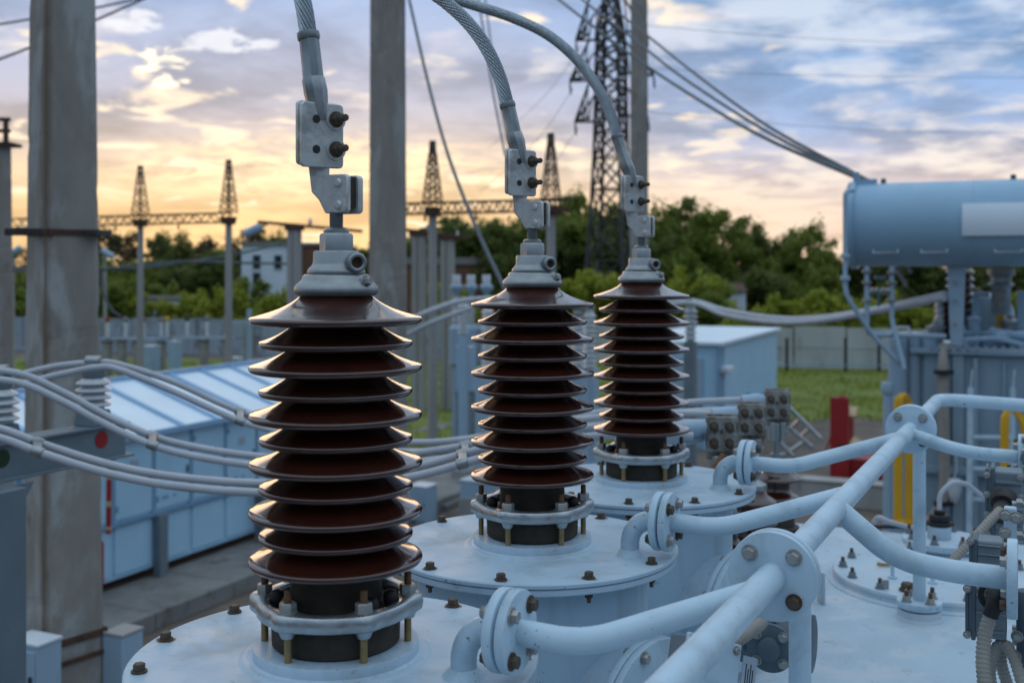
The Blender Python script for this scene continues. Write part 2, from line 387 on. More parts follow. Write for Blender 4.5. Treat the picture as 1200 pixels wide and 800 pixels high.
so = bpy.data.objects.new('sun', sl); COL.objects.link(so)
so.rotation_euler = Vector((-math.sin(SUN_AZ) * math.cos(SUN_EL), -math.cos(SUN_AZ) * math.cos(SUN_EL), -math.sin(SUN_EL))).to_track_quat('-Z', 'Y').to_euler()
so.location = (-20, 80, 30)

# ------------------------------------------------------------------ shared bolts (meshes reused by copies)
def bolt_head_mesh(name, r, h, mats):
    mb = MB(); mb.cyl(r * 1.35, 0, h * .22, 18); mb.hexa(r, h * .22, h); return mb.mesh(name, mats)
def stud_mesh(name, r, h, mats):                  # nut, washer and thread end standing proud
    mb = MB(); mb.mat(0); mb.cyl(r * 1.3, 0, h * .12, 16); mb.hexa(r, h * .12, h * .55); mb.mat(1); mb.cyl(r * .52, h * .5, h, 12, .0008)
    return mb.mesh(name, mats)
BH = bolt_head_mesh('bolt', .0105, .015, [M['rustbolt']])
def plate_bolt_mesh():                            # head above the cover, nut and thread end below
    mb = MB(); mb.cyl(.0145, 0, .003, 18); mb.hexa(.0108, .003, .0155)
    mb.cyl(.0052, -.05, .004, 10); mb.cyl(.012, -.034, -.031, 16); mb.hexa(.0098, -.044, -.034); mb.cyl(.005, -.056, -.044, 10)
    return mb.mesh('bolt', [M['rustbolt']])
PB = plate_bolt_mesh()
M['smear'] = mk('rust_smear', (.22, .17, .13), .8, var=.3, vscale=40)
def smear_mesh(seed):                             # thin rusty run-off ring that dried round a bolt
    rnd = random.Random(seed); n = 28
    vs = [(0, 0, .0006)]; ph = [rnd.random() * 6.28 for _ in range(4)]
    for i in range(n):
        a = 2 * math.pi * i / n; r = .0168 + .0022 * math.sin(a * 2 + ph[0]) + .0016 * math.sin(a * 5 + ph[1]) + .001 * math.sin(a * 9 + ph[2]); vs.append((r * math.cos(a), r * math.sin(a), .0006))
    return MB().add(vs, [(0, 1 + i, 1 + (i + 1) % n) for i in range(n)]).mesh('rust_smear', [M['smear']])
SMEARS = [smear_mesh(k) for k in range(3)]
FB = bolt_head_mesh('bolt', .0115, .014, [M['zinc']])
FBR = bolt_head_mesh('bolt', .0115, .014, [M['rustbolt']])
NUTS = stud_mesh('stud_nut', .0125, .030, [M['zinc'], M['rustrod']])
NUTB = stud_mesh('stud_nut', .0150, .040, [M['slate2'], M['rustrod']])
NUTD = stud_mesh('stud_nut', .0150, .040, [M['zinc'], M['rustrod']])

# ------------------------------------------------------------------ foreground transformer tank
DZ = ZC - 1.28                                    # deck height
tank = thing('transformer_tank', 'pale blue-grey transformer tank with scuffed deck under the three tall brown insulators', 'transformer', UVP(3, -.4, 0), world=True)
def uvbox(mb, u0, u1, v0, v1, z0, z1):
    mb.M = UVM.to_4x4(); mb.box(((u0 + u1) / 2, (v0 + v1) / 2, (z0 + z1) / 2), (u1 - u0, v1 - v0, z1 - z0)); mb.M = Matrix.Identity(4); return mb
m = uvbox(MB(), .7, 5.60, -1.62, .75, DZ - .03, DZ); part('deck', m, M['deck'], tank, bev=.004)
m = uvbox(MB(), .8, 5.50, -1.55, .68, 1.0, DZ - .031); part('tank_wall', m, M['paint'], tank)
for k in range(6):
    u = 1.2 + k * .78
    part('wall_rib', uvbox(MB(), u, u + .05, -1.63, -1.552, 1.1, DZ - .05), M['paint'], tank)
m = uvbox(MB(), .9, 5.4, -1.3, .5, .45, .998); part('skid_base', m, M['slate2'], tank)
# big bolted hatch
hc = W(1098, 684, 4.46); hc.z = DZ
h = part('hatch_cover', MB().at(Matrix.Translation(hc)).lathe([(.43, .0), (.43, .004), (.405, .010), (.405, .022), (.402, .0235), (.405, .025), (.405, .036), (.402, .040), (0.001, .040)], 72), M['deck'], tank)
for a in range(14):
    th = 2 * math.pi * (a + .35) / 14
    link('bolt', NUTB, h, Matrix.Translation(hc + Vector((.365 * math.cos(th), .365 * math.sin(th), .040))))
def xz(x, y, z):                                   # point where the photo pixel meets height z
    Y = (ZC - z) * F / (y - YH); return Vector(((x - CX) / F * Y, Y, z))
ht = DZ + .040
p = xz(1063, 692, ht); part('plug', MB().at(Matrix.Translation(p)).cyl(.03, 0, .010, 20, .002).hexa(.024, .010, .032), M['rustbolt'], h)
p = xz(1037, 690, ht); m = MB().at(Matrix.Translation(p)).box((0, 0, .018), (.030, .004, .036)); part('lug', m, M['zinc'], h, bev=.001)
for x, y in ((1046, 677), (1093, 683)):
    p = xz(x, y, ht); m = MB().at(Matrix.Translation(p)).cyl(.018, 0, .008, 16, .002).tube([(0, 0, 0), (0, 0, .055)], .008, 12)
    part('pipe_stub', m, M['pipe'], h)
# smaller raised flange with a cable gland
fc = xz(1106, 652, DZ)
sm_ = part('inspection_flange', MB().at(Matrix.Translation(fc)).lathe([(.155, 0), (.155, .055), (.175, .056), (.175, .080), (.172, .083), (.001, .083)], 56), M['deck'], tank)
for a in range(8):
    th = 2 * math.pi * (a + .2) / 8
    link('bolt', NUTB, sm_, Matrix.Translation(fc + Vector((.15 * math.cos(th), .15 * math.sin(th), .083))))
g = fc + Vector((-.02, .0, .083))
part('gland_body', MB().at(Matrix.Translation(g)).cyl(.05, 0, .055, 24, .004), M['paint'], sm_)
part('cable_gland', MB().at(Matrix.Translation(g)).cyl(.052, .056, .075, 20, .004).cyl(.044, .075, .105, 20, .006).cyl(.024, .105, .125, 16, .004), M['dark'], sm_)
# lifting eye, weld seam and little bracket on the deck
for x, y in ((962, 705),):
    p = xz(x, y, DZ); m = MB().at(Matrix.Translation(p)); m.box((0, 0, .06), (.012, .08, .12)); part('deck_bracket', m, M['deck'], tank, bev=.003)
# weathered control cables lying at the far side of the deck
def cable_thing(name, pts, r, mat, label, cat='cable', group=None, n=10, k=8, **kw):
    return single(name, MB().tube(smooth_path(pts, k), r, n, **kw), M[mat], label, cat, group, ang=60)
z0 = DZ + .03
cable_thing('control_cable', [xz(1024, 612, z0 + .05), xz(1030, 606, z0 + .08), xz(1045, 612, z0 + .06), xz(1085, 622, z0), xz(1130, 632, z0), xz(1190, 640, z0)], .012, 'leadcable', 'bent grey cable end lying on the deck in front of the left yellow hoop', group=None)
cable_thing('control_cable', [xz(1022, 617, z0), xz(1060, 617, z0), xz(1100, 622, z0), xz(1150, 631, z0 + .02), xz(1185, 633, z0)], .010, 'dark', 'thin black cable lying along the far edge of the deck')
cable_thing('control_cable', [g + Vector((0, 0, .12)), g + Vector((.01, .01, .19)), g + Vector((.06, .02, .235)), g + Vector((.12, .03, .235)), g + Vector((.18, .05, .20)), g + Vector((.42, .1, .02)), g + Vector((.7, .12, -.04))], .011, 'leadcable', 'grey cable curving up out of the black gland on the deck')
cable_thing('flat_strap', [xz(1028, 660, z0 + .02), xz(1036, 661, z0 + .02), xz(1044, 660, z0 + .02)], .007, 'brass', 'short orange strap lying on the round hatch cover', 'strap')

# ------------------------------------------------------------------ turrets with their cover plates
CEN = [Vector((-.328 + .381 * i, 2.055 + .819 * i, 0)) for i in range(3)]
PZ = ZC - .72                                     # cover plate top
ELB = V * .268
def elbow_parts(root):
    b = Vector((0, 0, 0)) + ELB
    rb = .062; c = .088
    pts = [b] + [b + UP * .02]
    for j in range(11):
        a = R(90 * j / 10); pts.append(b + UP * (.030 + rb * math.sin(a)) + V * (rb * (1 - math.cos(a))))
    el = part('elbow_pipe', MB().tube(pts + [pts[-1] + V * .008], .0235, 22).at(Matrix.Translation(b)).lathe([(.040, 0), (.034, .006), (.027, .014), (.023, .016)], 24), M['pipe'], root, ang=60)
    fcen = b + UP * (.030 + rb) + V * (rb + .006)
    fr = frame(fcen, V, UP)
    fl = part('elbow_flange', MB().at(fr).cyl(.072, 0, .018, 48, .003), M['pipe'], el)
    for k in range(4):
        a = R(45 + 90 * k)
        Mx = frame(fcen + fr.to_3x3() @ Vector((.054 * math.cos(a), .054 * math.sin(a), 0)), -V, UP)
        link('bolt', (FB, FBR)[k % 2], fl, Mx)
    return fcen
def make_turret():
    root = thing('bushing_turret', 'x', 'turret', (0, 0, 0), 'bolted turrets under the brown insulators')
    zb = DZ - PZ
    m = MB().lathe([(.33, zb + .002), (.33, zb + .012), (.30, zb + .022), (.30, -.027)], 72, cap=False); part('turret_shell', m, M['shell'], root)
    part('flange_ring', MB().lathe([(.30, -.030), (.372, -.030), (.375, -.027), (.375, -.0165), (.372, -.0145), (.30, -.0145)], 96, cap=False), M['paint'], root)
    part('gasket', MB().ring(.31, .368, -.0145, -.0125, 72), M['iron'], root)
    part('cover_plate', MB().lathe([(.30, -.0125), (.374, -.0125), (.377, -.010), (.377, -.003), (.374, 0), (0.001, 0)], 96), M['paint'], root)
    part('welded_collar', MB().lathe([(.178, .0), (.172, .003), (.166, .0045), (.160, .003), (.1535, .006), (.1532, .0225), (.1522, .024), (.10, .024)], 72, cap=False), M['paint'], root)
    for a in (136, 168, 196, 224.5, 257, 291, 325, 356, 25, 54.6, 81, 108):
        link('bolt', PB, root, Matrix.Translation((.349 * math.cos(R(a)), .349 * math.sin(R(a)), .0005)) @ Matrix.Rotation(a * 3.7, 4, 'Z'))
        if int(a) % 3 != 1: link('rust_smear', SMEARS[int(a) % 3], root, Matrix.Translation((.349 * math.cos(R(a)), .349 * math.sin(R(a)), .0002)) @ Matrix.Rotation(a * 1.3, 4, 'Z'))
    # bolted side port facing along the row's cross direction
    pc = Vector((0, 0, -.34)); pd = (V * .94 - U * .34).normalized()
    po = part('side_port', MB().at(frame(pc + pd * .24, pd, UP)).lathe([(.150, 0), (.150, .12), (.156, .125), (.156, .13)], 48), M['paint'], root)
    pf = frame(pc + pd * .372, pd, UP)
    fl = part('port_flange', MB().at(pf).cyl(.185, 0, .018, 60, .002).cyl(.185, .022, .040, 60, .002), M['pipe'], po)
    for k in range(8):
        a = R(20 + 45 * k); q = pf @ Vector((.168 * math.cos(a), .168 * math.sin(a), .040))
        link('bolt', FB, fl, frame(q, pd, UP))
        q = pf @ Vector((.168 * math.cos(a), .168 * math.sin(a), 0)); link('bolt', FB, fl, frame(q, -pd, UP))
    elbow_parts(root)
    return root
TL = ['nearest grey turret, its round bolted cover cut by the bottom of the photo', 'middle grey turret with round bolted cover and side port, between two others', 'farthest grey turret with round bolted cover, beside the four-bolt terminal blocks']
turret = make_turret()
for i in range(3):
    o = turret if i == 0 else dup(turret, (0, 0, 0))
    o.location = (CEN[i].x, CEN[i].y, PZ); o['label'] = TL[i]

# ------------------------------------------------------------------ brown porcelain bushings
def make_bushing():
    root = thing('insulator_bushing', 'x', 'insulator', (0, 0, 0), 'tall brown ribbed insulator bushings')
    # porcelain body: eleven sheds, large and small in turn
    pr = [(.083, .092)]
    zs = [.180 + .0443 * k for k in range(11)]
    core = .0835
    for k, z in enumerate(zs):
        big = k % 2 == 0; r = .1605 if big else .1425
        top = k == 10
        ct = .066 if top else core
        hgt = .043 if top else (.036 if big else .031)
        pr += [(core, z - .004), (core + .010, z - .002), (r - .030, z - .0050), (r - .009, z - .0085), (r - .003, z - .0070), (r, z - .0026), (r, z + .0004), (r - .0008, z + .0024), (r - .003, z + .0042)]
        nst = 12
        for j in range(1, nst + 1):                # upper face, steepening to the core
            q = j / nst; rr = (r - .005) + (ct + .001 - (r - .005)) * q
            pr.append((rr, z + .0042 + (hgt - .0042) * ((.66 * q + .34 * q ** 4) if top else (.70 * q + .30 * q ** 3))))
    pr += [(.066, .668)]
    part('ribbed_porcelain', MB().lathe(pr, 96, cap=False), M['glaze'], root, ang=50)
    part('iron_foot', MB().lathe([(.114, .0245), (.118, .028), (.119, .060), (.117, .088), (.112, .096), (.096, .100), (.086, .108), (.0842, .130), (.0842, .172)], 64, cap=False), M['iron'], root)
    # wavy cast clamp ring
    n = 144; vs = []; fs = []; sec = 12
    for i in range(n):
        th = 2 * math.pi * i / n
        bmp = max(0, math.cos(3 * (th - R(270)) * 2 + math.pi)) if False else max(0, math.cos(6 * (th - R(240)))) ** 1.6
        rc = .1335 + .0045 * bmp; w = .0130 + .0115 * bmp; hh = .0158 + .0012 * bmp; zc = .0955 + .003 * bmp
        for j in range(sec):
            a = 2 * math.pi * j / sec; ca, sa = math.cos(a), math.sin(a)
            sq = lambda q: math.copysign(abs(q) ** .5, q)
            vs.append(((rc + w * sq(ca)) * math.cos(th), (rc + w * sq(ca)) * math.sin(th), zc + hh * sq(sa)))
    for i in range(n):
        for j in range(sec):
            k = (i + 1) % n; l = (j + 1) % sec; fs.append((i * sec + j, k * sec + j, k * sec + l, i * sec + l))
    rg = part('clamp_ring', MB().add(vs, fs), M['alu'], root, ang=70)
    boss = MB().lathe([(.012, .068), (.019, .0845), (.020, .090)], 16).mesh('boss', M['alu'])
    st = MB(); st.mat(0); st.cyl(.0068, .024, .084, 12); st.mat(1); st.cyl(.0175, .112, .1145, 18); st.hexa(.0155, .1145, .1305); st.mat(2); st.cyl(.0068, .130, .152, 14, .0012)
    stm = st.mesh('stud_bolt', [M['brass'], M['zinc'], M['rustrod']])
    pad = MB().at(Matrix.Translation((0, 0, .100))).lathe([(.002, -.016), (.010, -.013), (.014, -.006), (.014, .006), (.010, .013), (.002, .016)], 16).mesh('rubber_pad', M['dark'])
    for k in range(6):
        a = R(240 + 60 * k); Mx = Matrix.Translation((.1335 * math.cos(a), .1335 * math.sin(a), 0)) @ Matrix.Rotation(a + k, 4, 'Z')
        link('boss', boss, rg, Mx); link('stud_bolt', stm, root, Mx)
        a += R(14 if k % 2 else -14)
        link('rubber_pad', pad, root, Matrix.Translation((.108 * math.cos(a), .108 * math.sin(a), .012)))
    # metal cap
    part('cap_skirt', MB().lathe([(.064, .668), (.072, .6675), (.077, .671), (.0785, .677), (.077, .684), (.069, .692), (.0635, .697), (.0625, .7035), (.058, .7065), (.03, .7065)], 64, cap=False), M['galv'], root, ang=50)
    part('dark_seal', MB().ring(.05, .067, .660, .668, 48), M['iron'], root)
    hd = MB().lathe([(.053, .7068), (.0545, .710), (.052, .716), (.0455, .723), (.043, .728), (.0425, .747), (.040, .7505), (.02, .7505)], 48, cap=False)
    part('cap_head', hd, M['galv'], root, ang=50)
    vd = Vector((.42, -.905, 0)); o = Vector((0.026, 0, .7285))
    fr = frame(o, vd, UP)
    br = MB().at(fr).lathe([(.018, -.01), (.0185, .044), (.017, .0475), (.0115, .0475), (.0105, .0455), (.0105, .010)], 32, cap=False)
    br.box((0, 0, .006), (.030, .040, .036))
    pp = part('vent_lug', br, M['galv'], root, bev=.002)
    part('vent_bore', MB().at(fr).cyl(.0108, .0285, .030, 20), M['rustrod'], pp)
    q = Vector((.060, -.036, .694)); link('bolt', FB, root, frame(q, (.85, -.52, .1), UP) @ Matrix.Scale(.75, 4))
    part('hex_nut', MB().hexa(.0315, .7507, .783, .1), M['galv'], root)
    part('collar_nut', MB().lathe([(.024, .783), (.024, .789), (.019, .793), (.012, .794)], 24, cap=False), M['galv'], root)
    tr = [(.0005, .783)]
    for k in range(26): z = .784 + k * .0016; tr += [(.0132, z), (.0120, z + .0008)]
    part('threaded_stem', MB().lathe(tr + [(.0005, .826)], 20), M['galv'], root)
    return root
BL = ['tall brown ribbed bushing nearest the camera, on the left of the row', 'tall brown ribbed bushing in the middle of the row', 'tall brown ribbed bushing farthest back in the row, by the terminal blocks']
bush = make_bushing()
for i in range(3):
    o = bush if i == 0 else dup(bush, (0, 0, 0))
    o.location = (CEN[i].x, CEN[i].y, PZ); o['label'] = BL[i]; o.rotation_euler = (0, 0, R((0, 2, -2)[i]))

# ------------------------------------------------------------------ terminal clamps on the stems
def make_clamp():
    root = thing('terminal_clamp', 'x', 'clamp', (0, 0, .82), 'cast clamps on the bushing stems', world=True)
    az = R(-27); n1 = Vector((math.sin(az), -math.cos(az), 0))
    fr1 = frame((0, 0, .856), n1, Vector((math.cos(az), math.sin(az), 0)))
    def rr(x0, x1, y0, y1, r=.008):
        p = []
        for cx, cy, a0 in ((x1 - r, y1 - r, 0), (x0 + r, y1 - r, 90), (x0 + r, y0 + r, 180), (x1 - r, y0 + r, 270)):
            for k in range(5): a = R(a0 + 22.5 * k); p.append((cx + r * math.cos(a), cy + r * math.sin(a)))
        return p
    jaw = [(-.016, -.036), (.030, -.036), (.035, -.030), (.035, .030), (.030, .036), (-.040, .036), (-.046, .030), (-.044, .012)]
    j1 = part('front_jaw', MB().at(fr1).prism(jaw, .002, .014), M['bar'], root, bev=.0025)
    part('back_jaw', MB().at(fr1).prism(rr(-.036, .035, -.036, .036), -.038, -.023), M['bar'], root, bev=.0025)
    part('dark_slot_block', MB().at(fr1).box((.004, .004, -.010), (.048, .056, .026)), M['iron'], root)  # block between the jaws, dark colour stands for the slot's shade
    for y in (-.021, .020):
        Mx = fr1 @ Matrix.Translation((.014, y, .014)); mb = MB().at(Matrix.Identity(4)).lathe([(.0085, 0), (.0085, .002), (.006, .0045), (.0005, .005)], 18)
        link('bolt_head', mb.mesh('bolt_head', M['bar']), j1, Mx)
        link('bolt', FB, j1, frame(fr1 @ Vector((.014, y, -.038)), -n1, UP) @ Matrix.Scale(.7, 4))
    # upper flat bars bolted together
    az2 = R(38); n2 = Vector((math.sin(az2), -math.cos(az2), 0)); x2 = Vector((math.cos(az2), math.sin(az2), 0))
    fr2 = frame(Vector((-.030, 0, .965)), n2, x2)
    part('tongue', MB().at(frame(Vector((-.034, .004, .89)), (n1 * .7 + n2 * .6), x2)).prism([(-.012, -.03), (.008, -.052), (.018, -.03), (.022, .05), (-.022, .05)], -.006, .006), M['bar'], root, bev=.002)
    fp = part('front_bar', MB().at(fr2).prism(rr(-.044, .043, -.060, .060), .0005, .0115), M['bar'], root, bev=.0018)
    part('rear_bar', MB().at(fr2).prism(rr(-.046, .041, -.056, .063), -.0105, -.0006), M['bar'], root, bev=.0018)
    for y in (-.025, .031):
        mb = MB(); mb.mat(0); mb.cyl(.0205, 0, .0025, 24); mb.mat(1); mb.cyl(.0150, .0025, .0048, 20); mb.hexa(.0118, .0048, .0165); mb.mat(2); mb.cyl(.0066, .016, .040, 14, .0015)
        link('clamp_bolt', mb.mesh('clamp_bolt', [M['bar'], M['rustbolt'], M['rustbolt']]), fp, fr2 @ Matrix.Translation((.026, y, .0115)))
        mb = MB(); mb.ring(.0078, .0095, 0, .0010, 20); part('dark_hole_disc', MB().at(fr2 @ Matrix.Translation((-.014, y - .002, .0112))).cyl(.0080, 0, .0008, 20), M['ink'], fp)  # black disc on the bar stands for the shade inside an open hole
        link('bolt', FB, fp, frame(fr2 @ Vector((.026, y, -.0106)), -n2, UP) @ Matrix.Scale(.9, 4))
    return root
CL = ['grey clamp with two rusty bolts on the nearest brown bushing', 'grey clamp with two rusty bolts on the middle brown bushing', 'grey clamp with two rusty bolts on the farthest brown bushing']
cl = make_clamp()
for i in range(3):
    o = cl if i == 0 else dup(cl, (0, 0, 0))
    o.location = (CEN[i].x, CEN[i].y, PZ + .82); o['label'] = CL[i]
# flexible stranded leads with compression lugs
paths = [
    [W(361, 39, 2.055), W(356.5, 10, 2.06), W(349, -22, 2.07), W(334, -70, 2.09), W(306, -130, 2.12)],
    [W(594, 121, 2.874), W(586, 92, 2.88), W(573, 62, 2.89), W(556, 36, 2.90), W(533, 12, 2.92), W(500, -12, 2.95), W(440, -42, 2.99), W(360, -68, 3.04)],
    [W(722.5, 158, 3.693), W(713, 128, 3.70), W(696, 96, 3.71), W(672, 66, 3.73), W(640, 40, 3.75), W(600, 21, 3.78), W(560, 8, 3.81), W(510, -6, 3.85), W(400, -30, 3.95), W(250, -50, 4.1)]]
LL = ['thick stranded lead rising from the nearest bushing clamp', 'thick stranded lead curving left from the middle bushing clamp', 'thick stranded lead arching far left from the farthest bushing clamp']
for i in range(3):
    P = [Vector(q) for q in paths[i]]; c = CEN[i] + UP * PZ
    base = c + Vector((-.034, 0, 1.022))
    root = thing('stranded_lead', LL[i], 'cable', base, 'stranded leads to the bushings', world=True)
    top = P[0]; dirn = (P[1] - P[0]).normalized()
    mid = base + (top - base) * .36 + Vector((-.002, 0, 0))
    lg = MB()
    lg.tube([base + Vector((.004, 0, -.03)), base + Vector((0, 0, -.004)), base + (mid - base) * .5, mid, mid + (top - mid) * .04, top - dirn * .012], [.014, .019, .0225, .0215, .0195, .0188], 8)
    a = top - dirn * .014
    lg.tube([a, top - dirn * .010, top], [.0195, .0215, .021], 20)
    part('cable_lug', lg, M['galv'], root, ang=30)
    part('cable', MB().tube(smooth_path([top - dirn * .01] + P, 16), (.0150, .0165, .0165)[i], 72, lobes=14, twist=26, lob=.17), M['cable'], root, ang=28)

# ------------------------------------------------------------------ gas pipe manifold
gp = thing('gas_pipe_manifold', 'long pale blue pipe with three branches and round bolted flanges above the deck', 'pipe', UVP(2.2, -.42, DZ), world=True)
def mx(Y, dz=0): return Vector((.426 + .508 * (Y - 1.93), Y, ZC - .574 + (Y - 1.93) * .008 + dz))
end = Vector((1.9 + .05, 4.6, ZC - .552))
elb = mx(4.62)
part('main_pipe', MB().tube(bend_path([mx(.9), mx(4.62), elb + V * .40 + UP * -.012], .10, 9), .0265, 28), M['pipe'], gp, ang=60)
def joint(Y):
    c = mx(Y); ax = (mx(Y + 1) - mx(Y)).normalized()
    fr = frame(c, ax, UP)
    f = part('joint_flange', MB().at(fr).cyl(.083, -.019, -.002, 56, .002).cyl(.083, .002, .019, 56, .002), M['pipe'], gp)
    for k in range(4):
        a = R(45 + 90 * k)
        q = fr @ Vector((.058 * math.cos(a), .058 * math.sin(a), -.019)); link('bolt', (FB, FBR, FBR, FB)[k], f, frame(q, -ax, UP))
        q = fr @ Vector((.058 * math.cos(a), .058 * math.sin(a), .019)); link('bolt', FB, f, frame(q, ax, UP))
joint(2.055); joint(3.81)
for i in range(3):
    c = CEN[i] + UP * PZ + ELB
    st = c + UP * .092 + V * (.068 + .024)
    fr = frame(st, V, UP)
    b = part('branch_pipe', MB().tube(bend_path([st + V * .004, st + V * .135 + UP * -.004, mx((1.95, 2.76, 3.62)[i])], .055, 9), .0225, 24), M['pipe'], gp, ang=60)
    f = part('branch_flange', MB().at(fr).cyl(.072, 0, .018, 48, .003), M['pipe'], b)
    part('gasket', MB().at(fr).cyl(.040, -.0055, -.0005, 32), M['iron'], b)
    for k in range(4):
        a = R(45 + 90 * k); q = fr @ Vector((.054 * math.cos(a), .054 * math.sin(a), .018)); link('bolt', (FB, FBR)[(k + i) % 2], f, frame(q, V, UP))
        q = fr @ Vector((.054 * math.cos(a), .054 * math.sin(a), -.005)); part('bolt_shank', MB().at(frame(q, V, UP)).cyl(.005, -.0005, .0065, 8), M['rustrod'], f)
# right-hand branches that end at flanges along the edge
for P, r in (([mx(2.60), W(1050, 655, 2.52), W(1120, 670, 2.47), W(1180, 677, 2.43)], .0255), ([mx(3.72), W(1130, 530, 3.62), W(1193, 535, 3.54)], .0215)):
    b = part('branch_pipe', MB().tube(bend_path(P, .085, 10), r, 24), M['pipe'], gp, ang=60)
    e = P[-1]; dr = V; fr = frame(e, dr, UP)
    f = part('branch_flange', MB().at(fr).cyl(r * 3.4, 0, .022, 56, .003), M['pipe'], b)
    for k in range(4):
        a = R(45 + 90 * k); q = fr @ Vector((r * 2.6 * math.cos(a), r * 2.6 * math.sin(a), 0)); link('bolt', (FB, FBR)[k % 2], f, frame(q, -dr, UP))
e = elb + V * .40 + UP * -.012; fr = frame(e, V, UP)
part('branch_flange', MB().at(fr).cyl(.085, 0, .022, 56, .003), M['pipe'], gp)
for Y in (2.25, 4.02):
    c = mx(Y)
    pz = DZ
    ps = part('support_post', MB().tube([(c.x, c.y, pz + .06), (c.x, c.y, c.z - .01)], .0225, 24), M['pipe'], gp, ang=60)
    B = Matrix.Translation((c.x, c.y, pz))
    part('post_foot', MB().at(B).lathe([(.084, 0), (.083, .004), (.0775, .010), (.077, .034), (.072, .036)], 48, cap=False), M['deck'], ps)
    part('gasket', MB().at(B).cyl(.070, .036, .041, 32), M['iron'], ps)
    pf = part('post_flange', MB().at(B).cyl(.079, .041, .066, 48, .003), M['pipe'], ps)
    for k in range(4):
        a = R(20 + 90 * k); link('bolt', NUTD, pf, B @ Matrix.Translation((.058 * math.cos(a), .058 * math.sin(a), .066)))

# ------------------------------------------------------------------ gas relays and junction boxes
def relay(name, c, label, mat='slate', s=1.0, extra=True):
    root = thing(name, label, 'valve', c, world=True)
    fr = frame(c, V, UP)
    def L(u, v, z): return c + U * u + V * v + UP * z
    b = part('valve_body', MB().at(frame(c, V, UP)).lathe([(.03, -.09), (.062, -.085), (.066, -.070), (.046, -.060), (.052, -.03), (.055, .0), (.052, .03), (.046, .06), (.066, .070), (.066, .085), (.03, .09)], 32), M[mat], root, ang=45)
    for k in range(6):
        a = R(60 * k + 10); link('bolt', FB, b, frame(fr @ Vector((.054 * math.cos(a), .054 * math.sin(a), -.085)), -V, UP) @ Matrix.Scale(.9, 4))
    dm = part('valve_dome', MB().at(frame(c, -U, UP)).lathe([(.030, .02), (.030, .062), (.056, .064), (.056, .074), (.050, .076), (.028, .078), (.026, .092), (.014, .098), (.001, .099)], 32), M[mat], root, ang=45)
    for k in range(4):
        a = R(45 + 90 * k); f3 = frame(c, -U, UP); link('bolt', FB, dm, frame(f3 @ Vector((.043 * math.cos(a), .043 * math.sin(a), .076)), -U, UP) @ Matrix.Scale(.8, 4))
    part('side_boss', MB().at(frame(c + UP * -.02 + V * -.03, (-U - V * .8 + UP * .3), UP)).cyl(.022, .03, .085, 20, .004).hexa(.017, .085, .10), M[mat], root, ang=45)
    part('rib', MB().at(frame(c + UP * .052, UP, U)).box((0, 0, 0), (.07, .012, .03)), M[mat], root, bev=.003)
    return root
c1 = W(910, 748, 2.62); relay('gas_relay', c1, 'dark grey bolted valve half hidden behind the upright post on the deck')
# corrugated conduit
def corrugated(name, pts, r, label, mat='conduit', pitch=.011):
    P = smooth_path(pts, 24); 
    q = [P[0]]; rs = []; L = 0
    # resample evenly
    seg = []; tot = 0
    for a, b in zip(P, P[1:]): tot += (b - a).length; seg.append(tot)
    n = int(tot / (pitch / 4)); out = []
    j = 0; acc = 0
    for k in range(n + 1):
        s = tot * k / n
        while j < len(seg) - 1 and seg[j] < s: j += 1
        p0 = seg[j - 1] if j else 0; f = (s - p0) / max(1e-6, seg[j] - p0); out.append(P[j].lerp(P[j + 1], min(1, f)))
        rs.append(r * (1 + .09 * math.sin(2 * math.pi * s / pitch)))
    return single(name, MB().tube(out, rs, 14), M[mat], label, 'conduit', ang=80)
corrugated('corrugated_conduit', [W(892, 729, 2.5), W(880, 738, 2.42), W(866, 748, 2.36), W(850, 757, 2.33)], .0145, 'short beige corrugated conduit between the dark valve and the tilted terminal box')
# terminal box with a stamped plate, between the near turrets
bx = thing('terminal_box', 'grey terminal box with a stamped plate tilted under the near pipe', 'junction box', W(845, 800, 2.3), world=True)
fr = frame(W(843, 800, 2.28), (.45, -.86, .25), (.86, .42, -.35))
part('box_body', MB().at(fr).box((-.03, 0, -.03), (.13, .16, .06)), M['slate2'], bx, bev=.004)
part('box_lid', MB().at(fr).box((-.03, 0, .006), (.138, .168, .010)), M['paint'], bx, bev=.003)
for sx in (-.085, .025):
    for sy in (-.07, .07): link('bolt', FB, bx, fr @ Matrix.Translation((sx, sy, .011)) @ Matrix.Scale(.6, 4))
pl = part('stamped_plate', MB().at(fr).box((.062, .0, .012), (.036, .13, .003)), M['plate'], bx)
for k in range(4): part('text_line', MB().at(fr).box((.053 + k * .006, 0, .0138), (.0022, .10 - .02 * (k % 2), .0006)), M['ink'], pl)
part('box_gland', MB().at(frame(fr @ Vector((0, .08, -.02)), fr.to_3x3() @ Vector((0, 1, 0)), UP)).cyl(.018, 0, .03, 18, .003), M['slate'], bx)

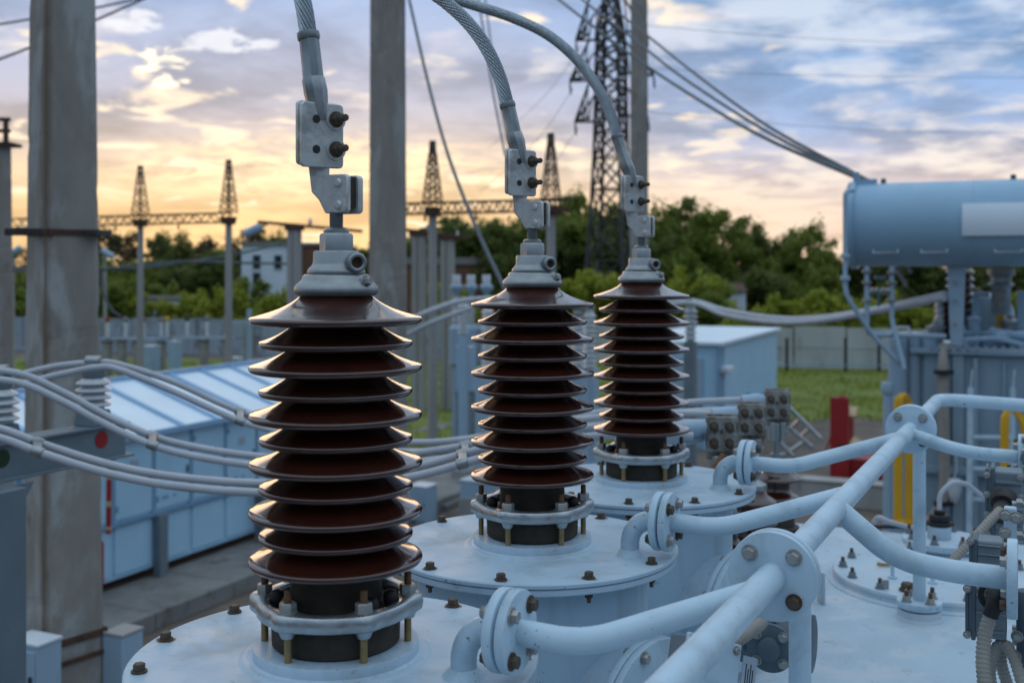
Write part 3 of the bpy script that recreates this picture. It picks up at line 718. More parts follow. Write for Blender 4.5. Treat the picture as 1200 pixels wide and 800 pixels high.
# devices at the right edge
def motor_box(c, size, label, gl=True, name='relay_box'):
    root = thing(name, label, 'junction box', c, world=True)
    fr = frame(c, -U, V); sx, sy, sz = size       # x along V, y up, z toward the viewer
    fr = Matrix(((V.x, 0, -U.x, c.x), (V.y, 0, -U.y, c.y), (0, 1, 0, c.z), (0, 0, 0, 1)))
    part('box_body', MB().at(fr).box((0, 0, 0), (sx, sy, sz)), M['slate2'], root, bev=.006)
    part('box_lid', MB().at(fr).box((-sx * .34, 0, 0), (sx * .12, sy * 1.10, sz * 1.12)), M['slate'], root, bev=.003)
    part('box_rim', MB().at(fr).box((-sx * .5, 0, 0), (sx * .10, sy * 1.06, sz * 1.08)), M['slate'], root, bev=.003)
    for k in range(3): part('cooling_rib', MB().at(fr).box((sx * .1, sy * (-.34 + .34 * k), sz * .5), (sx * .74, sy * .05, .012)), M['slate2'], root, bev=.002)
    for x in (-.5,):
        for y in (-.45, .45): link('bolt', FB, root, frame(fr @ Vector((sx * x, sy * y, sz * .55)), -U, UP) @ Matrix.Scale(.6, 4))
    return root, fr
c2 = W(1157, 645, 2.78); r2, f2 = motor_box(c2, (.075, .066, .08), 'grey finned box above the lower right pipe, beside its white flange')
c3 = W(1157, 712, 2.62); r3, f3 = motor_box(c3, (.085, .120, .09), 'grey junction box with black gland under the lower right pipe')
part('cable_gland', MB().tube(smooth_path([W(1168, 694, 2.52), W(1166, 705, 2.50), W(1160, 722, 2.50)], 6), [.022, .022, .022, .021, .019, .018, .017, .017, .017, .017, .017, .017, .017], 18).at(frame(W(1166, 697, 2.54), -U, UP)).ring(.024, .036, -.012, .012, 28), M['dark'], r3, ang=60)
c4 = W(1178, 588, 3.35); r4, f4 = motor_box(c4, (.10, .20, .10), 'dark upright switch box at the right edge over a slanting conduit')
for sx_ in (-.5, .42):
    for sy_ in (-.44, -.15, .15, .44): link('bolt', FB, r4, frame(f4 @ Vector((.10 * sx_, .20 * sy_, .056)), -U, UP) @ Matrix.Scale(.7, 4))
part('cable_gland', MB().at(frame(W(1177, 584, 3.27), (-.5, -.8, -.5), UP)).cyl(.036, -.01, .03, 24, .004).cyl(.024, .03, .09, 20, .003), M['dark'], r4)
corrugated('corrugated_conduit', [W(1173, 597, 3.20), W(1160, 610, 3.18), W(1140, 632, 3.16), W(1118, 655, 3.14), W(1100, 676, 3.12)], .0128, 'slanting beige corrugated conduit below the dark switch box')
corrugated('corrugated_conduit', [W(1160, 722, 2.50), W(1154, 745, 2.49), W(1152, 775, 2.47), W(1156, 815, 2.44), W(1168, 860, 2.40)], .0152, 'thick beige corrugated conduit hanging from the black gland to the frame bottom', pitch=.010)
corrugated('corrugated_conduit', [W(1164, 815, 2.62), W(1160, 785, 2.62), W(1166, 762, 2.60), W(1176, 754, 2.58), W(1187, 768, 2.55), W(1196, 795, 2.52), W(1204, 830, 2.5)], .0130, 'looped beige corrugated conduit at the lower right corner', pitch=.010)
corrugated('corrugated_conduit', [W(1172, 758, 2.66), W(1174, 780, 2.66), W(1182, 805, 2.66), W(1190, 830, 2.66)], .0135, 'straight beige corrugated conduit hanging inside the loop of another', 'conduit', pitch=.010)
cc = UVP(W(1192, 690, 2.6).dot(U), .035, W(1192, 700, 2.6).z)
rl = relay('shutoff_valve', cc + V * .10, 'dark cast valve bolted to the white flange at the right edge')
part('valve_flange', MB().at(frame(cc + V * .005 - UP * .03, V, UP)).cyl(.115, -.012, .004, 48, .002), M['paint'], rl)
part('valve_stem', MB().at(frame(cc + V * -.03 - UP * .10, UP, U)).cyl(.022, -.06, .12, 20, .003), M['slate'], rl)
part('lug_block', MB().at(UVM.to_4x4()).box((W(1184, 615, 2.62).dot(U), W(1184, 615, 2.62).dot(V), W(1184, 612, 2.62).z), (.03, .028, .075)), M['paint'], rl, bev=.004)
for x, y in ((1178, 603), (1178, 624), (1190, 606), (1192, 745), (1190, 768)): link('bolt', FB, rl, frame(W(x, y, 2.58), -U, UP) @ Matrix.Scale(.9, 4))
for y in (590, 628, 735, 752): part('tie_rod', MB().at(frame(W(1186, y, 2.72), V, UP)).cyl(.008, 0, .12, 10).hexa(.014, .01, .024), M['galv'], rl)
cc2 = UVP(W(1198, 533, 3.5).dot(U), .09, W(1198, 533, 3.5).z)
relay('shutoff_valve', cc2, 'dark cast valve on the upper right branch, at the right edge')
corrugated('earth_wire', [W(1182, 545, 3.4), W(1186, 556, 3.38), W(1195, 563, 3.36), W(1206, 562, 3.35)], .006, 'thin green wire looped under the upper right flange', 'greenpaint')

# ------------------------------------------------------------------ low-voltage bushings with four-bolt terminal blocks
LV = [W(845, 508, 4.2), W(880, 491, 4.7), W(910, 474, 5.2)]
def make_lv():
    root = thing('low_bushing', 'x', 'insulator', (0, 0, 0), 'short brown bushings with terminal blocks')
    z = 0.0                                        # origin: deck level
    part('bushing_base', MB().lathe([(.105, 0), (.105, .03), (.085, .035), (.08, .10)], 40), M['iron'], root)
    pr = [(.062, .10)]
    for zz_, r in ((.17, .112), (.255, .108)):
        pr += [(.062, zz_ - .012), (r - .012, zz_ - .014), (r - .001, zz_ - .007), (r, zz_ - .002), (r - .004, zz_ + .003), (.085, zz_ + .014), (.068, zz_ + .026), (.062, zz_ + .040)]
    pr += [(.06, .30)]
    part('brown_sheds', MB().lathe(pr, 56), M['glaze'], root, ang=50)
    part('cap', MB().lathe([(.062, .30), (.066, .305), (.066, .325), (.05, .335), (.03, .345), (.03, .37), (.018, .375), (.018, .44)], 36), M['galv'], root, ang=40)
    cpt = part('stem_clamp', MB().box((-.024, 0, .475), (.026, .075, .09)).box((.024, 0, .475), (.026, .075, .09)).box((0, 0, .475), (.022, .055, .08)), M['galv'], root, bev=.004)
    Mx = frame((.037, -.01, .475), (1, -.2, 0), UP); link('bolt', FB, cpt, Mx)
    return root
def make_block():
    root = thing('terminal_block', 'x', 'terminal block', (0, 0, 0), 'four-bolt terminal blocks on the short bushings', world=False)
    az = R(-6); n1 = Vector((math.sin(az), -math.cos(az), 0)); x1 = Vector((math.cos(az), math.sin(az), 0)); fr = frame((0, 0, .60), n1, x1)
    p1 = part('front_plate', MB().at(fr).box((0, 0, .010), (.118, .135, .016)), M['stained'], root, bev=.003)
    part('rear_plate', MB().at(fr).box((.006, -.012, -.010), (.118, .175, .020)), M['stained'], root, bev=.003)
    for x in (-.029, .029):
        for y in (-.032, .030):
            mb = MB(); mb.mat(0); mb.cyl(.026, 0, .003, 22); mb.mat(1); mb.cyl(.018, .003, .006, 20); mb.hexa(.0145, .006, .020); mb.cyl(.008, .02, .032, 12, .001)
            link('clamp_bolt', mb.mesh('clamp_bolt', [M['stained'], M['rustbolt']]), p1, fr @ Matrix.Translation((x, y, .018)))
    sl = part('cable_sleeve', MB().tube([(-.055, 0, .625), (-.075, .003, .625), (-.085, .004, .622), (-.16, .01, .612)], [.022, .026, .032, .032], 20).tube([(-.055, .05, .585), (-.075, .05, .585), (-.16, .055, .575)], [.022, .03, .03], 20), M['bluegear'], root, ang=50)
    return root
lvp = make_lv(); blp = make_block()
LBL = ['short brown bushing nearest of three beside the far turret, under the lowest terminal block', 'short brown bushing between two others behind the far turret', 'short brown bushing farthest of three, showing a glossy shed beside the far elbow pipe']
BBL = ['lowest and nearest of the three stained four-bolt terminal blocks', 'middle one of the three stained four-bolt terminal blocks', 'farthest of the three stained four-bolt terminal blocks, against the grass']
for i in range(3):
    q = LV[i]
    o = lvp if i == 0 else dup(lvp, (0, 0, 0)); o.location = (q.x, q.y, q.z - .60); o['label'] = LBL[i]
    o = blp if i == 0 else dup(blp, (0, 0, 0)); o.location = (q.x, q.y, q.z - .60); o['label'] = BBL[i]
lvb = thing('bushing_box', 'grey steel housing on the deck carrying the three short brown bushings', 'housing', UVP(5.0, -1.2, DZ), world=True)
qa = LV[0]; qb = LV[2]
zt = LV[1].z - .605
m = MB(); a = Vector((qa.x, qa.y, 0)); b = Vector((qb.x, qb.y, 0)); dd = (b - a).normalized(); nn = Vector((dd.y, -dd.x, 0))
frb = Matrix(((dd.x, nn.x, 0, (a.x + b.x) / 2), (dd.y, nn.y, 0, (a.y + b.y) / 2), (0, 0, 1, 0), (0, 0, 0, 1)))
part('box_shell', MB().at(frb).box((0, 0, (zt + DZ - .6) / 2), ((b - a).length + .3, .3, zt - DZ + .6)), M['paint'], lvb, bev=.005)
rod = W(842, 540, 4.0)
single('earthing_rod', MB().tube([W(848, 533, 4.08), W(820, 574, 4.0)], .013, 12), M['rustrod'], 'rusty rod leaning on the lowest terminal block', 'rod')
# heavy twin cables from the left-hand supports to the blocks
cabs = [
 ('C', 4.22, [(-60, 492), (0, 502), (50, 520), (125, 543), (200, 557.5), (300, 565.5), (400, 561), (490, 546), (556, 528), (640, 508), (700, 500), (760, 497), (812, 500)], (4, 8), 0),
 ('B', 4.72, [(-60, 430), (20, 437), (75, 460), (112, 480), (160, 503), (212, 520), (300, 534), (400, 538), (490, 530), (552, 520), (640, 499), (700, 489), (780, 484), (850, 485)], (3, 9), 1),
 ('A', 5.22, [(-40, 452), (0, 445), (60, 430), (113, 424.5), (140, 427), (200, 446), (262, 474), (300, 488), (400, 512), (490, 518), (560, 512), (640, 496), (720, 480), (810, 471), (884, 468)], (4, 13), 2)]
CBL = ['lowest twin of grey cables, sagging in front of the left-hand blue building', 'middle twin of grey cables, from the left edge past the brown bushings', 'upper twin of grey cables, over the white insulator on the beam end']
for nm, Y, pts, sp, i in cabs:
    root = thing('twin_busbar_cable', CBL[i], 'cable', W(pts[0][0], pts[0][1], Y), 'twin grey cables to the terminal blocks', world=True)
    A_ = smooth_path([W(x, y, Y + .0) for x, y in pts], 10)
    part('cable', MB().tube(A_, .0150, 24, lobes=14, twist=30, lob=.05), M['leadcable'], root, ang=80)
    B_ = smooth_path([W(x, y + 11 - (5 if i == 2 and 2 < k < 5 else 0), Y - .15) for k, (x, y) in enumerate(pts)], 10)
    part('cable', MB().tube(B_, .0150, 24, lobes=14, twist=30, lob=.05), M['leadcable'], root, ang=80)
    for x in ((42, 540), (178, 548), (283, 660))[i]:
        j = min(range(len(A_)), key=lambda k: abs((A_[k].x / A_[k].y * F + CX) - x)); k2 = min(range(len(B_)), key=lambda k: abs((B_[k].x / B_[k].y * F + CX) - x))
        p, q = A_[j], B_[k2]; tv = (A_[j + 1] - A_[j - 1]).normalized(); fr = frame((p + q) / 2, tv, UP)
        L = (p - q).length / 2
        mb = MB().bar(p + (p - q).normalized() * .012, q - (p - q).normalized() * .012, .030)
        for e in (p, q): mb.at(frame(e, tv, UP)); mb.cyl(.0205, -.022, .022, 18, .004)
        part('spacer_clamp', mb, M['galv'], root, ang=45)

# ------------------------------------------------------------------ left-hand beam with post insulators
bs = thing('insulator_beam', 'grey steel I-beam on a square column with red and dark green dots, carrying white insulators', 'support', W(-10, 520, 4.6), world=True)
A0 = Vector(W(115, 498, 5.2)); BZ = A0.z
def bpt(s, off=0, z=0): return Vector((A0.x, A0.y, 0)) + U * s + V * off + UP * (BZ + z)
s0, s1 = -1.9, .165
def beambox(mb, a, b, off, w, z0, z1):
    c = (bpt(a, off) + bpt(b, off)) / 2; mb.M = Matrix(((U.x, V.x, 0, c.x), (U.y, V.y, 0, c.y), (0, 0, 1, 0), (0, 0, 0, 1)))
    mb.box((0, 0, BZ + (z0 + z1) / 2), (b - a, w, z1 - z0)); return mb
part('top_flange', beambox(MB(), s0, s1, -.03, .14, -.012, 0), M['beam'], bs, bev=.002)
part('web', beambox(MB(), s0, s1 - .01, .012, .012, -.158, -.012), M['beam'], bs)
part('bottom_flange', beambox(MB(), s0, s1 + .03, -.03, .14, -.170, -.158), M['beam'], bs, bev=.002)
cpos = Vector((W(26, 600, 4.55).x - .112, 4.55, 0))
part('column', MB().at(Matrix(((U.x, V.x, 0, cpos.x), (U.y, V.y, 0, cpos.y), (0, 0, 1, 0), (0, 0, 0, 1)))).box((0, 0, (BZ - .17) / 2), (.17, .17, BZ - .171)), M['beam'], bs, bev=.004)
gq = Vector((cpos.x, cpos.y, BZ - .171))
part('gusset', MB().at(frame(gq + U * .085, V, U)).prism([(0, 0), (.11, 0), (0, -.16)], -.005, .005), M['beam'], bs)
for x, y, mt in ((119, 515, 'redpaint'), (2, 537, 'greenpaint')):
    s = min((k * .002 - 1.0 for k in range(600)), key=lambda s: abs(bpt(s, .019).x / bpt(s, .019).y * F + CX - x)); p = bpt(s, .019); p.z = W(x, y, p.y).z
    part('phase_mark', MB().at(frame(p, V, UP)).cyl(.040, 0, .0015, 36), M[mt], bs)
def make_post():
    root = thing('post_insulator', 'x', 'insulator', (0, 0, 0), 'white post insulators on the grey beam', world=True)
    part('insulator_foot', MB().at(UVM.to_4x4()).box((0, 0, .036), (.13, .12, .070), .86), M['beam'], root, bev=.004)
    pr = [(.045, .072), (.050, .075)]
    for k in range(4):
        z = .098 + k * .034; r = .082 if k < 3 else .078
        pr += [(.048, z - .008), (r - .006, z - .008), (r, z - .002), (r - .003, z + .004), (.052, z + .016)]
    pr += [(.046, .225), (.040, .228)]
    part('white_sheds', MB().lathe(pr, 44), M['porcelain'], root, ang=45)
    part('top_cap', MB().lathe([(.049, .222), (.051, .226), (.051, .272), (.046, .276)], 36), M['beam'], root, ang=40)
    ch = MB().at(UVM.to_4x4()).box((0, 0, .284), (.10, .085, .014)).at(frame((0, 0, .302), (1, 0, 0), UP)).cyl(.026, -.035, .035, 20, .004)
    part('cable_saddle', ch, M['galv'], root, bev=.002)
    return root
pi_ = make_post(); pi_.location = bpt(0, -.03); pi_['label'] = 'white post insulator on the beam end above the red dot'
p2 = dup(pi_, bpt(-.526, -.03), 'white post insulator on the beam at the left edge of the photo')
# ================================================================== the yard behind
def gp_(x, y): return xz(x, y, 0.0)                # photo pixel on the ground
def T3(o, z=0): return Matrix(((U.x, V.x, 0, o[0]), (U.y, V.y, 0, o[1]), (0, 0, 1, o[2] + z), (0, 0, 0, 1)))   # local x along U, y along V
def sheet(name, nx, ny, x0, x1, y0, y1, zf, mat, kind, keep=None):
    vs = []; idx = {}
    fs = []
    for j in range(ny + 1):
        for i in range(nx + 1):
            x = x0 + (x1 - x0) * i / nx; y = y0 + (y1 - y0) * j / ny; vs.append((x, y, zf(x, y)))
    for j in range(ny):
        for i in range(nx):
            a = j * (nx + 1) + i; c = vs[a]
            if keep and not keep((c[0], c[1])): continue
            fs.append((a, a + 1, a + nx + 2, a + nx + 1))
    return tag(part(name, MB().add(vs, fs), mat, recalc=False), kind=kind)
mg = mk('gravel_earth', (.13, .10, .08), .95, var=.35, vscale=.6, stain=(.06, .05, .045), sscale=.35, slo=.5, shi=.7, bump=.9, bscale=9, grime=(.20, .17, .14), gscale=1.5)
sheet('ground', 40, 40, -900, 900, -300, 1500, lambda x, y: 0, mg, 'structure')
mgr = mk('turf', (.13, .17, .018), .95, var=.3, vscale=.5, stain=(.13, .15, .03), sscale=.5, slo=.45, shi=.7, bump=1.0, bscale=14, grime=(.05, .055, .02), gscale=.25)
def gedge(x): return (35 if x < 4 else 43) + 2.5 * mnoise.noise(Vector((x * .35, 3, 0))) + (3 if x < -9 else 0)
sheet('lawn', 240, 90, -60, 70, 32, 72, lambda x, y: .004 + .10 * max(0, mnoise.noise(Vector((x * .5, y * .5, 1)))), mgr, 'structure', lambda c: c[1] > gedge(c[0]))
mb = MB()
for k in range(42000):
    Y = 33 + 36 * random.random(); X = random.uniform(-.48, .42) * Y
    if Y < gedge(X) - .5: continue
    if mnoise.noise(Vector((X * .4, Y * .3, 7))) < -.32: continue
    h = random.uniform(.08, .22) * (1 + .8 * mnoise.noise(Vector((X * .3, Y * .3, 2)))); a = random.random() * 6.28; w = random.uniform(.02, .05)
    dx_, dy_ = math.cos(a) * w, math.sin(a) * w * .4
    mb.add([(X - dx_, Y - dy_, 0), (X + dx_, Y + dy_, 0), (X + random.uniform(-.08, .08), Y + random.uniform(-.05, .05), h)], [(0, 1, 2)])
tag(part('grass', mb, M['grassblade'], smooth=False, recalc=False), kind='stuff')

# ---- concrete strips
def uvslab(name, o, L, w, t, mat, n=1, kind='structure', gap=.02):
    mb = MB().at(T3(o)); s = L / n
    for k in range(n): mb.box((s * (k + .5), 0, t / 2), (s - gap, w, t))
    ob = part(name, mb, mat, bev=.012); return tag(ob, kind=kind)
so_ = U * 8 + V * -13.85
uvslab('pavement', so_, 24, 1.7, .30, M['slab'], 12)
uvslab('cable_trench', gp_(492, 596), 9, 1.5, .16, M['slab'], 6)
uvslab('footpath', gp_(470, 512), 5, .8, .03, M['slab'], 3)
kb = single('concrete_kerb', MB().at(T3(gp_(905, 600) + U * 1.5)).box((0, 3.2, .30), (.5, 7.5, .60)).box((0, 3.2, .625), (.58, 7.6, .05)), M['concrete2'], 'low pale concrete kerb wall behind the far pipe, right of the terminal blocks', 'kerb', bev=.02)

# ---- left blue switchgear building
bo = Vector((-7.15, 19.15, 0)); NB = -6; NE = 9
sg = thing('switchgear_building', 'pale blue metal switchgear building with ribbed sloping roof at the left', 'building', bo, world=True)
part('wall', MB().at(T3(bo)).box(((NB + NE) / 2, -1.0, (1.46 + 2.98) / 2), (NE - NB, 2.0, 2.98 - 1.46)).box(((NB + NE) / 2, -1.0, .965), (NE - NB, 1.94, .985)), M['bluewall'], sg)
def mroof():
    mb = MB().at(T3(bo)); L0, L1 = NB - .1, NE + .1
    mb.add([(L0, .12, 2.95), (L1, .12, 2.95), (L1, -2.15, 3.70), (L0, -2.15, 3.70), (L0, .12, 2.90), (L1, .12, 2.90), (L1, -2.15, 3.64), (L0, -2.15, 3.64)],
           [(0, 1, 2, 3), (7, 6, 5, 4), (0, 4, 5, 1), (3, 2, 6, 7), (0, 3, 7, 4), (1, 5, 6, 2)]); return mb
rf = part('roof', mroof(), M['roof'], sg)
part('gable', MB().at(T3(bo)).add([(NE - .02, 0, 2.98), (NE - .02, -2.0, 2.98), (NE - .02, -2.0, 3.6), (NB + .02, 0, 2.98), (NB + .02, -2.0, 2.98), (NB + .02, -2.0, 3.6), ], [(0, 1, 2), (3, 5, 4), (1, 4, 5, 2)]), M['bluewall'], sg)
for k in range(NB, NE + 1):
    a = bo + U * k; part('roof_rib', MB().bar(a + V * .13 + UP * 2.975, a - V * 2.16 + UP * 3.73, .10, .05), M['roofrib'], rf)
for z, yy in ((3.73, -2.12), (2.965, .125)): part('roof_edge', MB().at(T3(bo)).box(((NB + NE) / 2, yy, z), (NE - NB + .2, .07, .10)), M['roofrib'], rf)
for k in range(NB, NE):
    dr_ = part('door', MB().at(T3(bo)).box((k + .76, .012, 2.21), (.90, .03, 1.36)), M['bluewall'], sg, bev=.006)
    part('handle', MB().at(T3(bo)).box((k + 1.14, .038, 2.15), (.03, .03, .14)), M['darksteel'], dr_)
    for zz_ in (1.72, 2.70): part('hinge', MB().at(T3(bo)).box((k + .34, .034, zz_), (.05, .025, .10)), M['bluetrim'], dr_)
    if k % 3 == 0: part('warning_plate', MB().at(T3(bo)).box((k + .76, .030, 2.45), (.20, .008, .16)), M['plate'], dr_)
    if k % 2: part('vent', MB().at(T3(bo)).box((k + .55, .032, 1.72), (.16, .012, .05)).box((k + .80, .032, 1.72), (.05, .012, .05)), M['bluetrim'], dr_)
    part('lower_panel', MB().at(T3(bo)).box((k + .76, -.014, .97), (.88, .03, .84)), M['bluewall'], sg, bev=.006)
    part('post_trim', MB().at(T3(bo)).box((k + .235, .006, 2.22), (.07, .05, 1.50)), M['bluetrim'], sg)
part('middle_rail', MB().at(T3(bo)).box(((NB + NE) / 2, .02, 1.45), (NE - NB, .06, .07)), M['bluetrim'], sg)
for k in (-4, -1, 1.38, 4.4, 7.5):
    part('leg', MB().at(T3(bo)).box((k, .08, .87), (.22, .16, 1.14)), M['beam'], sg, bev=.01)
part('gap_shade_block', MB().at(T3(bo)).box(((NB + NE) / 2, -1.1, .385), (NE - NB - .1, 1.5, .17)), M['iron'], sg)  # dark block standing for the shade in the gap below the panels
single('downpipe', MB().tube([bo + U * 4.1 + V * .12 + UP * 1.45, bo + U * 4.1 + V * .12 + UP * .40, bo + U * 4.15 + V * .22 + UP * .31], .035, 10), M['slate'], 'thin dark upright pipe by the blue building base', 'pipe')
# red and white marker rods in front of the building
mkp = thing('marker_rod', 'red marker rod with pale bands standing against the blue building', 'rod', W(127, 625, 17.5), world=True)
za, zb_ = W(127, 625, 17.5), W(128, 528, 17.5)
part('rod', MB().tube([za, zb_], .042, 12), M['redpaint'], mkp)
for q in (.05, .33, .36, .66, .93): part('pale_band', MB().tube([za.lerp(zb_, q), za.lerp(zb_, q + .035)], .044, 12), M['palewood'], mkp)
single('marker_rod', MB().tube([W(119, 685, 17.2), W(119, 634, 17.2)], .036, 10), M['redpaint'], 'short dark red rod beside the big concrete post near the pavement', 'rod')

# ---- concrete poles
def taper_pole(name, x, Y, w0, w1, zt, label, rot=45, mat='concrete', extra=None, group=None):
    o = Vector(((x - CX) / F * Y, Y, 0)); root = thing(name, label, 'post', o, group, world=True)
    mb = MB().at(Matrix.Translation(o) @ Matrix.Rotation(R(rot), 4, 'Z'))
    n = 150; vs = []; fs = []; rj = random.Random(int(x) + 3)
    for j in range(n + 1):
        q = j / n; h = (w0 + (w1 - w0) * q) / 2; c = h * .82; z = zt * q
        for k_, (a, b) in enumerate(((-h, -c), (-c, -h), (c, -h), (h, -c), (h, c), (c, h), (-c, h), (-h, c))):
            g_ = 1 + .008 * mnoise.noise(Vector((z * 1.7, k_ * 5.1, x))) - (rj.uniform(.02, .05) if rj.random() < .05 else 0) - .006 * rj.random()
            vs.append((a * g_, b * g_, z))
    for j in range(n):
        for i in range(8): k = (i + 1) % 8; fs.append((j * 8 + i, j * 8 + k, (j + 1) * 8 + k, (j + 1) * 8 + i))
    fs.append(tuple(range(n * 8, n * 8 + 8)))
    part('shaft', mb.add(vs, fs), M[mat], root, smooth=False)
    return root, o
r1, o1 = taper_pole('concrete_post', 73.5, 8.5, .520, .290, 13, 'big stained concrete post with steel straps at the far left', 47, 'postconcrete')
def wz(y, Y=8.5): return ZC - (y - YH) / F * Y
def strap(root, o, z, w, t, mat, tilt=0, ears=False, rot=47):
    mb = MB().at(Matrix.Translation((o.x, o.y, z)) @ Matrix.Rotation(R(tilt), 4, 'Y') @ Matrix.Rotation(R(rot), 4, 'Z'))
    h = w / 2
    for a, b, sx, sy in ((0, -h, w, .012), (0, h, w, .012), (-h, 0, .012, w), (h, 0, .012, w)): mb.box((a, b, 0), (sx + .012, sy, t) if sx > sy else (sx, sy + .012, t))
    part('strap', mb, mat, root)
strap(r1, o1, wz(273), .418, .045, M['rustband'])
fr = Matrix.Translation((o1.x - .12, o1.y - .24, wz(273)))
part('clamp_bar', MB().at(Matrix.Translation((o1.x - .145, o1.y - .225, wz(273))) @ Matrix.Rotation(R(8), 4, 'Z')).box((0, 0, 0), (.37, .05, .055)), M['darksteel'], r1, bev=.004)
part('clamp_bar', MB().at(Matrix.Translation((o1.x + .27, o1.y + .0, wz(273)))).box((0, 0, 0), (.10, .30, .045)), M['darksteel'], r1, bev=.004)
strap(r1, o1, wz(742), .476, .05, M['rustband'], -4); strap(r1, o1, wz(766), .482, .035, M['rustband'], -5)
for k in range(2): part('rust_groove', MB().at(Matrix.Translation((o1.x - .012 + .03 * k, o1.y - .365 - .0 * k, 0))).box((0, .05, 6), (.022, .03, 12)), M[('rustband', 'concrete2')[k]], r1) if False else None
def cabinet(name, c, d, label, mat='bluegear', door=True, rotM=None, cat='cabinet', top='white'):
    root = thing(name, label, cat, (c[0], c[1], c[2] - d[2] / 2), world=True)
    Mx = (rotM or T3((0, 0, 0))).copy(); Mx.translation = Vector(c)
    part('shell', MB().at(Mx).box((0, 0, 0), d), M[mat], root, bev=.006)
    if door: 
        dd_ = part('door', MB().at(Mx).box((-d[0] / 2 - .006, 0, 0), (.016, d[1] * .88, d[2] * .86)), M[mat], root, bev=.004)
        part('handle', MB().at(Mx).box((-d[0] / 2 - .022, d[1] * .34, 0), (.02, .02, .08)), M['darksteel'], dd_)
    part('lid', MB().at(Mx).box((0, 0, d[2] / 2 + .012), (d[0] * 1.06, d[1] * 1.06, .022)), M[top], root, bev=.004)
    return root
cabinet('junction_box', (W(44, 790, 8.1).x, 8.05, wz(790, 8.05)), (.22, .30, .50), 'light blue box strapped to the left front of the big concrete post')
cabinet('junction_box', (W(136, 785, 8.4).x, 8.55, wz(785, 8.5)), (.22, .20, .56), 'grey box with dusty lid on the right side of the big concrete post', 'bluegear', False, None, 'cabinet', 'concrete2')
taper_pole('concrete_post', 454.5, 15.8, .46, .36, 14, 'grey concrete post right behind the nearest brown bushing', 50)
taper_pole('concrete_post', 749, 32, .46, .34, 20, 'brownish concrete post behind the farthest brown bushing', 48)
rr_, oo_ = taper_pole('concrete_post', -2, 16.5, .42, .30, wz(170, 16.5), 'concrete post with rusty top bracket at the left edge', 40)
zt_ = wz(170, 16.5)
for sx in (-.16, .11): part('top_bracket', MB().box((oo_.x + sx + .05, oo_.y - .1, zt_ + .19), (.06, .06, .38)), M['latticerust'], rr_)
for zz_ in (.01, .20, .37): part('top_bracket', MB().box((oo_.x + .02, oo_.y - .1, zt_ + zz_), (.40, .07, .05)), M['latticerust'], rr_)
part('top_plate', MB().box((oo_.x + .03, oo_.y, zt_), (.48, .40, .05)), M['rustband'], rr_)

# ---- lattice portals
def lattice(mb, base, h, w0, w1, n, r, dirs=None):
    c4 = [(-1, -1), (1, -1), (1, 1), (-1, 1)]
    rings = []
    for j in range(n + 1):
        q = j / n; w = (w0 + (w1 - w0) * q) / 2
        rings.append([base + U * (a * w) + V * (b * w) + UP * (h * q) for a, b in c4])
    for j in range(n):
        for i in range(4):
            mb.bar(rings[j][i], rings[j + 1][i], r)
            k = (i + 1) % 4
            mb.bar(rings[j][i], rings[j + 1][k] if j % 2 else rings[j + 1][k], r * .7); mb.bar(rings[j][k], rings[j + 1][i], r * .7)
            if j % 2 == 0: mb.bar(rings[j][i], rings[j][k], r * .7)
    return mb
def portal_mast(x, Y, ytop, ybeam, label, pw=.25, ph=0):
    o = Vector(((x - CX) / F * Y, Y, 0)); zb = ZC - (ybeam - YH) / F * Y; h = (ybeam - ytop) / F * Y
    root = thing('portal_mast', label, 'mast', o, 'lattice topped concrete masts', world=True)
    part('post', MB().at(Matrix.Translation(o) @ Matrix.Rotation(R(25), 4, 'Z')).box((0, 0, (zb - .45) / 2), (pw, pw, zb - .45), .82), M['concrete2'], root, smooth=False)
    part('head', MB().at(T3(o)).box((0, 0, zb - .30), (.34, .34, .28), 1.25), M['rustband'], root)
    part('spire', lattice(MB(), o + UP * zb, h * .80, .46, .17, 7, .032), M['latticerust'], root, smooth=False)
    part('spire_tip', lattice(MB(), o + UP * (zb + h * .80), h * .20, .14, .11, 2, .04), M['lattice'], root, smooth=False)
    return o, zb
def truss(a, b, z, label, hgt=.34, n=14):
    root = thing('truss_beam', label, 'beam', Vector((a.x, a.y, z)), 'lattice beams between masts', world=True)
    a = Vector((a.x, a.y, z)); b = Vector((b.x, b.y, z)); s = (b - a).normalized(); w = U * .18
    mb = MB()
    for off in (-w, w):
        for zz_ in (0, -hgt): mb.bar(a + off + UP * zz_, b + off + UP * zz_, .05)
        for k in range(n):
            p = a.lerp(b, k / n) + off; q = a.lerp(b, (k + 1) / n) + off
            mb.bar(p - UP * (hgt if k % 2 else 0), q - UP * (0 if k % 2 else hgt), .035)
    for k in range(0, n + 1, 2):
        p = a.lerp(b, k / n); mb.bar(p - w, p + w, .04); mb.bar(p - w - UP * hgt, p + w - UP * hgt, .04)
    part('truss', mb, M['latticerust'], root, smooth=False)
    for k in (3, 7, 11):
        p = a.lerp(b, k / 14) - UP * (hgt + .05); part('hanger', MB().tube([p, p - UP * .18], .04, 8), M['lattice'], root)
p1_, zb1 = portal_mast(268, 40, 187, 249, 'lattice topped mast on the right end of the left-hand lattice beam')
p2_, zb2 = portal_mast(164.5, 41.9, 194, 252, 'lattice topped mast just right of the big stained post')
truss(p1_ + (p2_ - p1_) * 2.6, p1_, zb1 - .02, 'rusty lattice beam against the sunset at the left', n=26)
p3_, zb3 = portal_mast(507, 34.5, 165, 237, 'lattice topped mast between the nearest and middle bushings')
p4_, zb4 = portal_mast(645.5, 32.8, 156, 235, 'lattice topped mast right of the middle bushing')
truss(p3_ + (p3_ - p4_) * .4, p4_ + (p4_ - p3_) * .15, zb3 - .02, 'rusty lattice beam behind the middle bushing, below the tree tops', n=26)

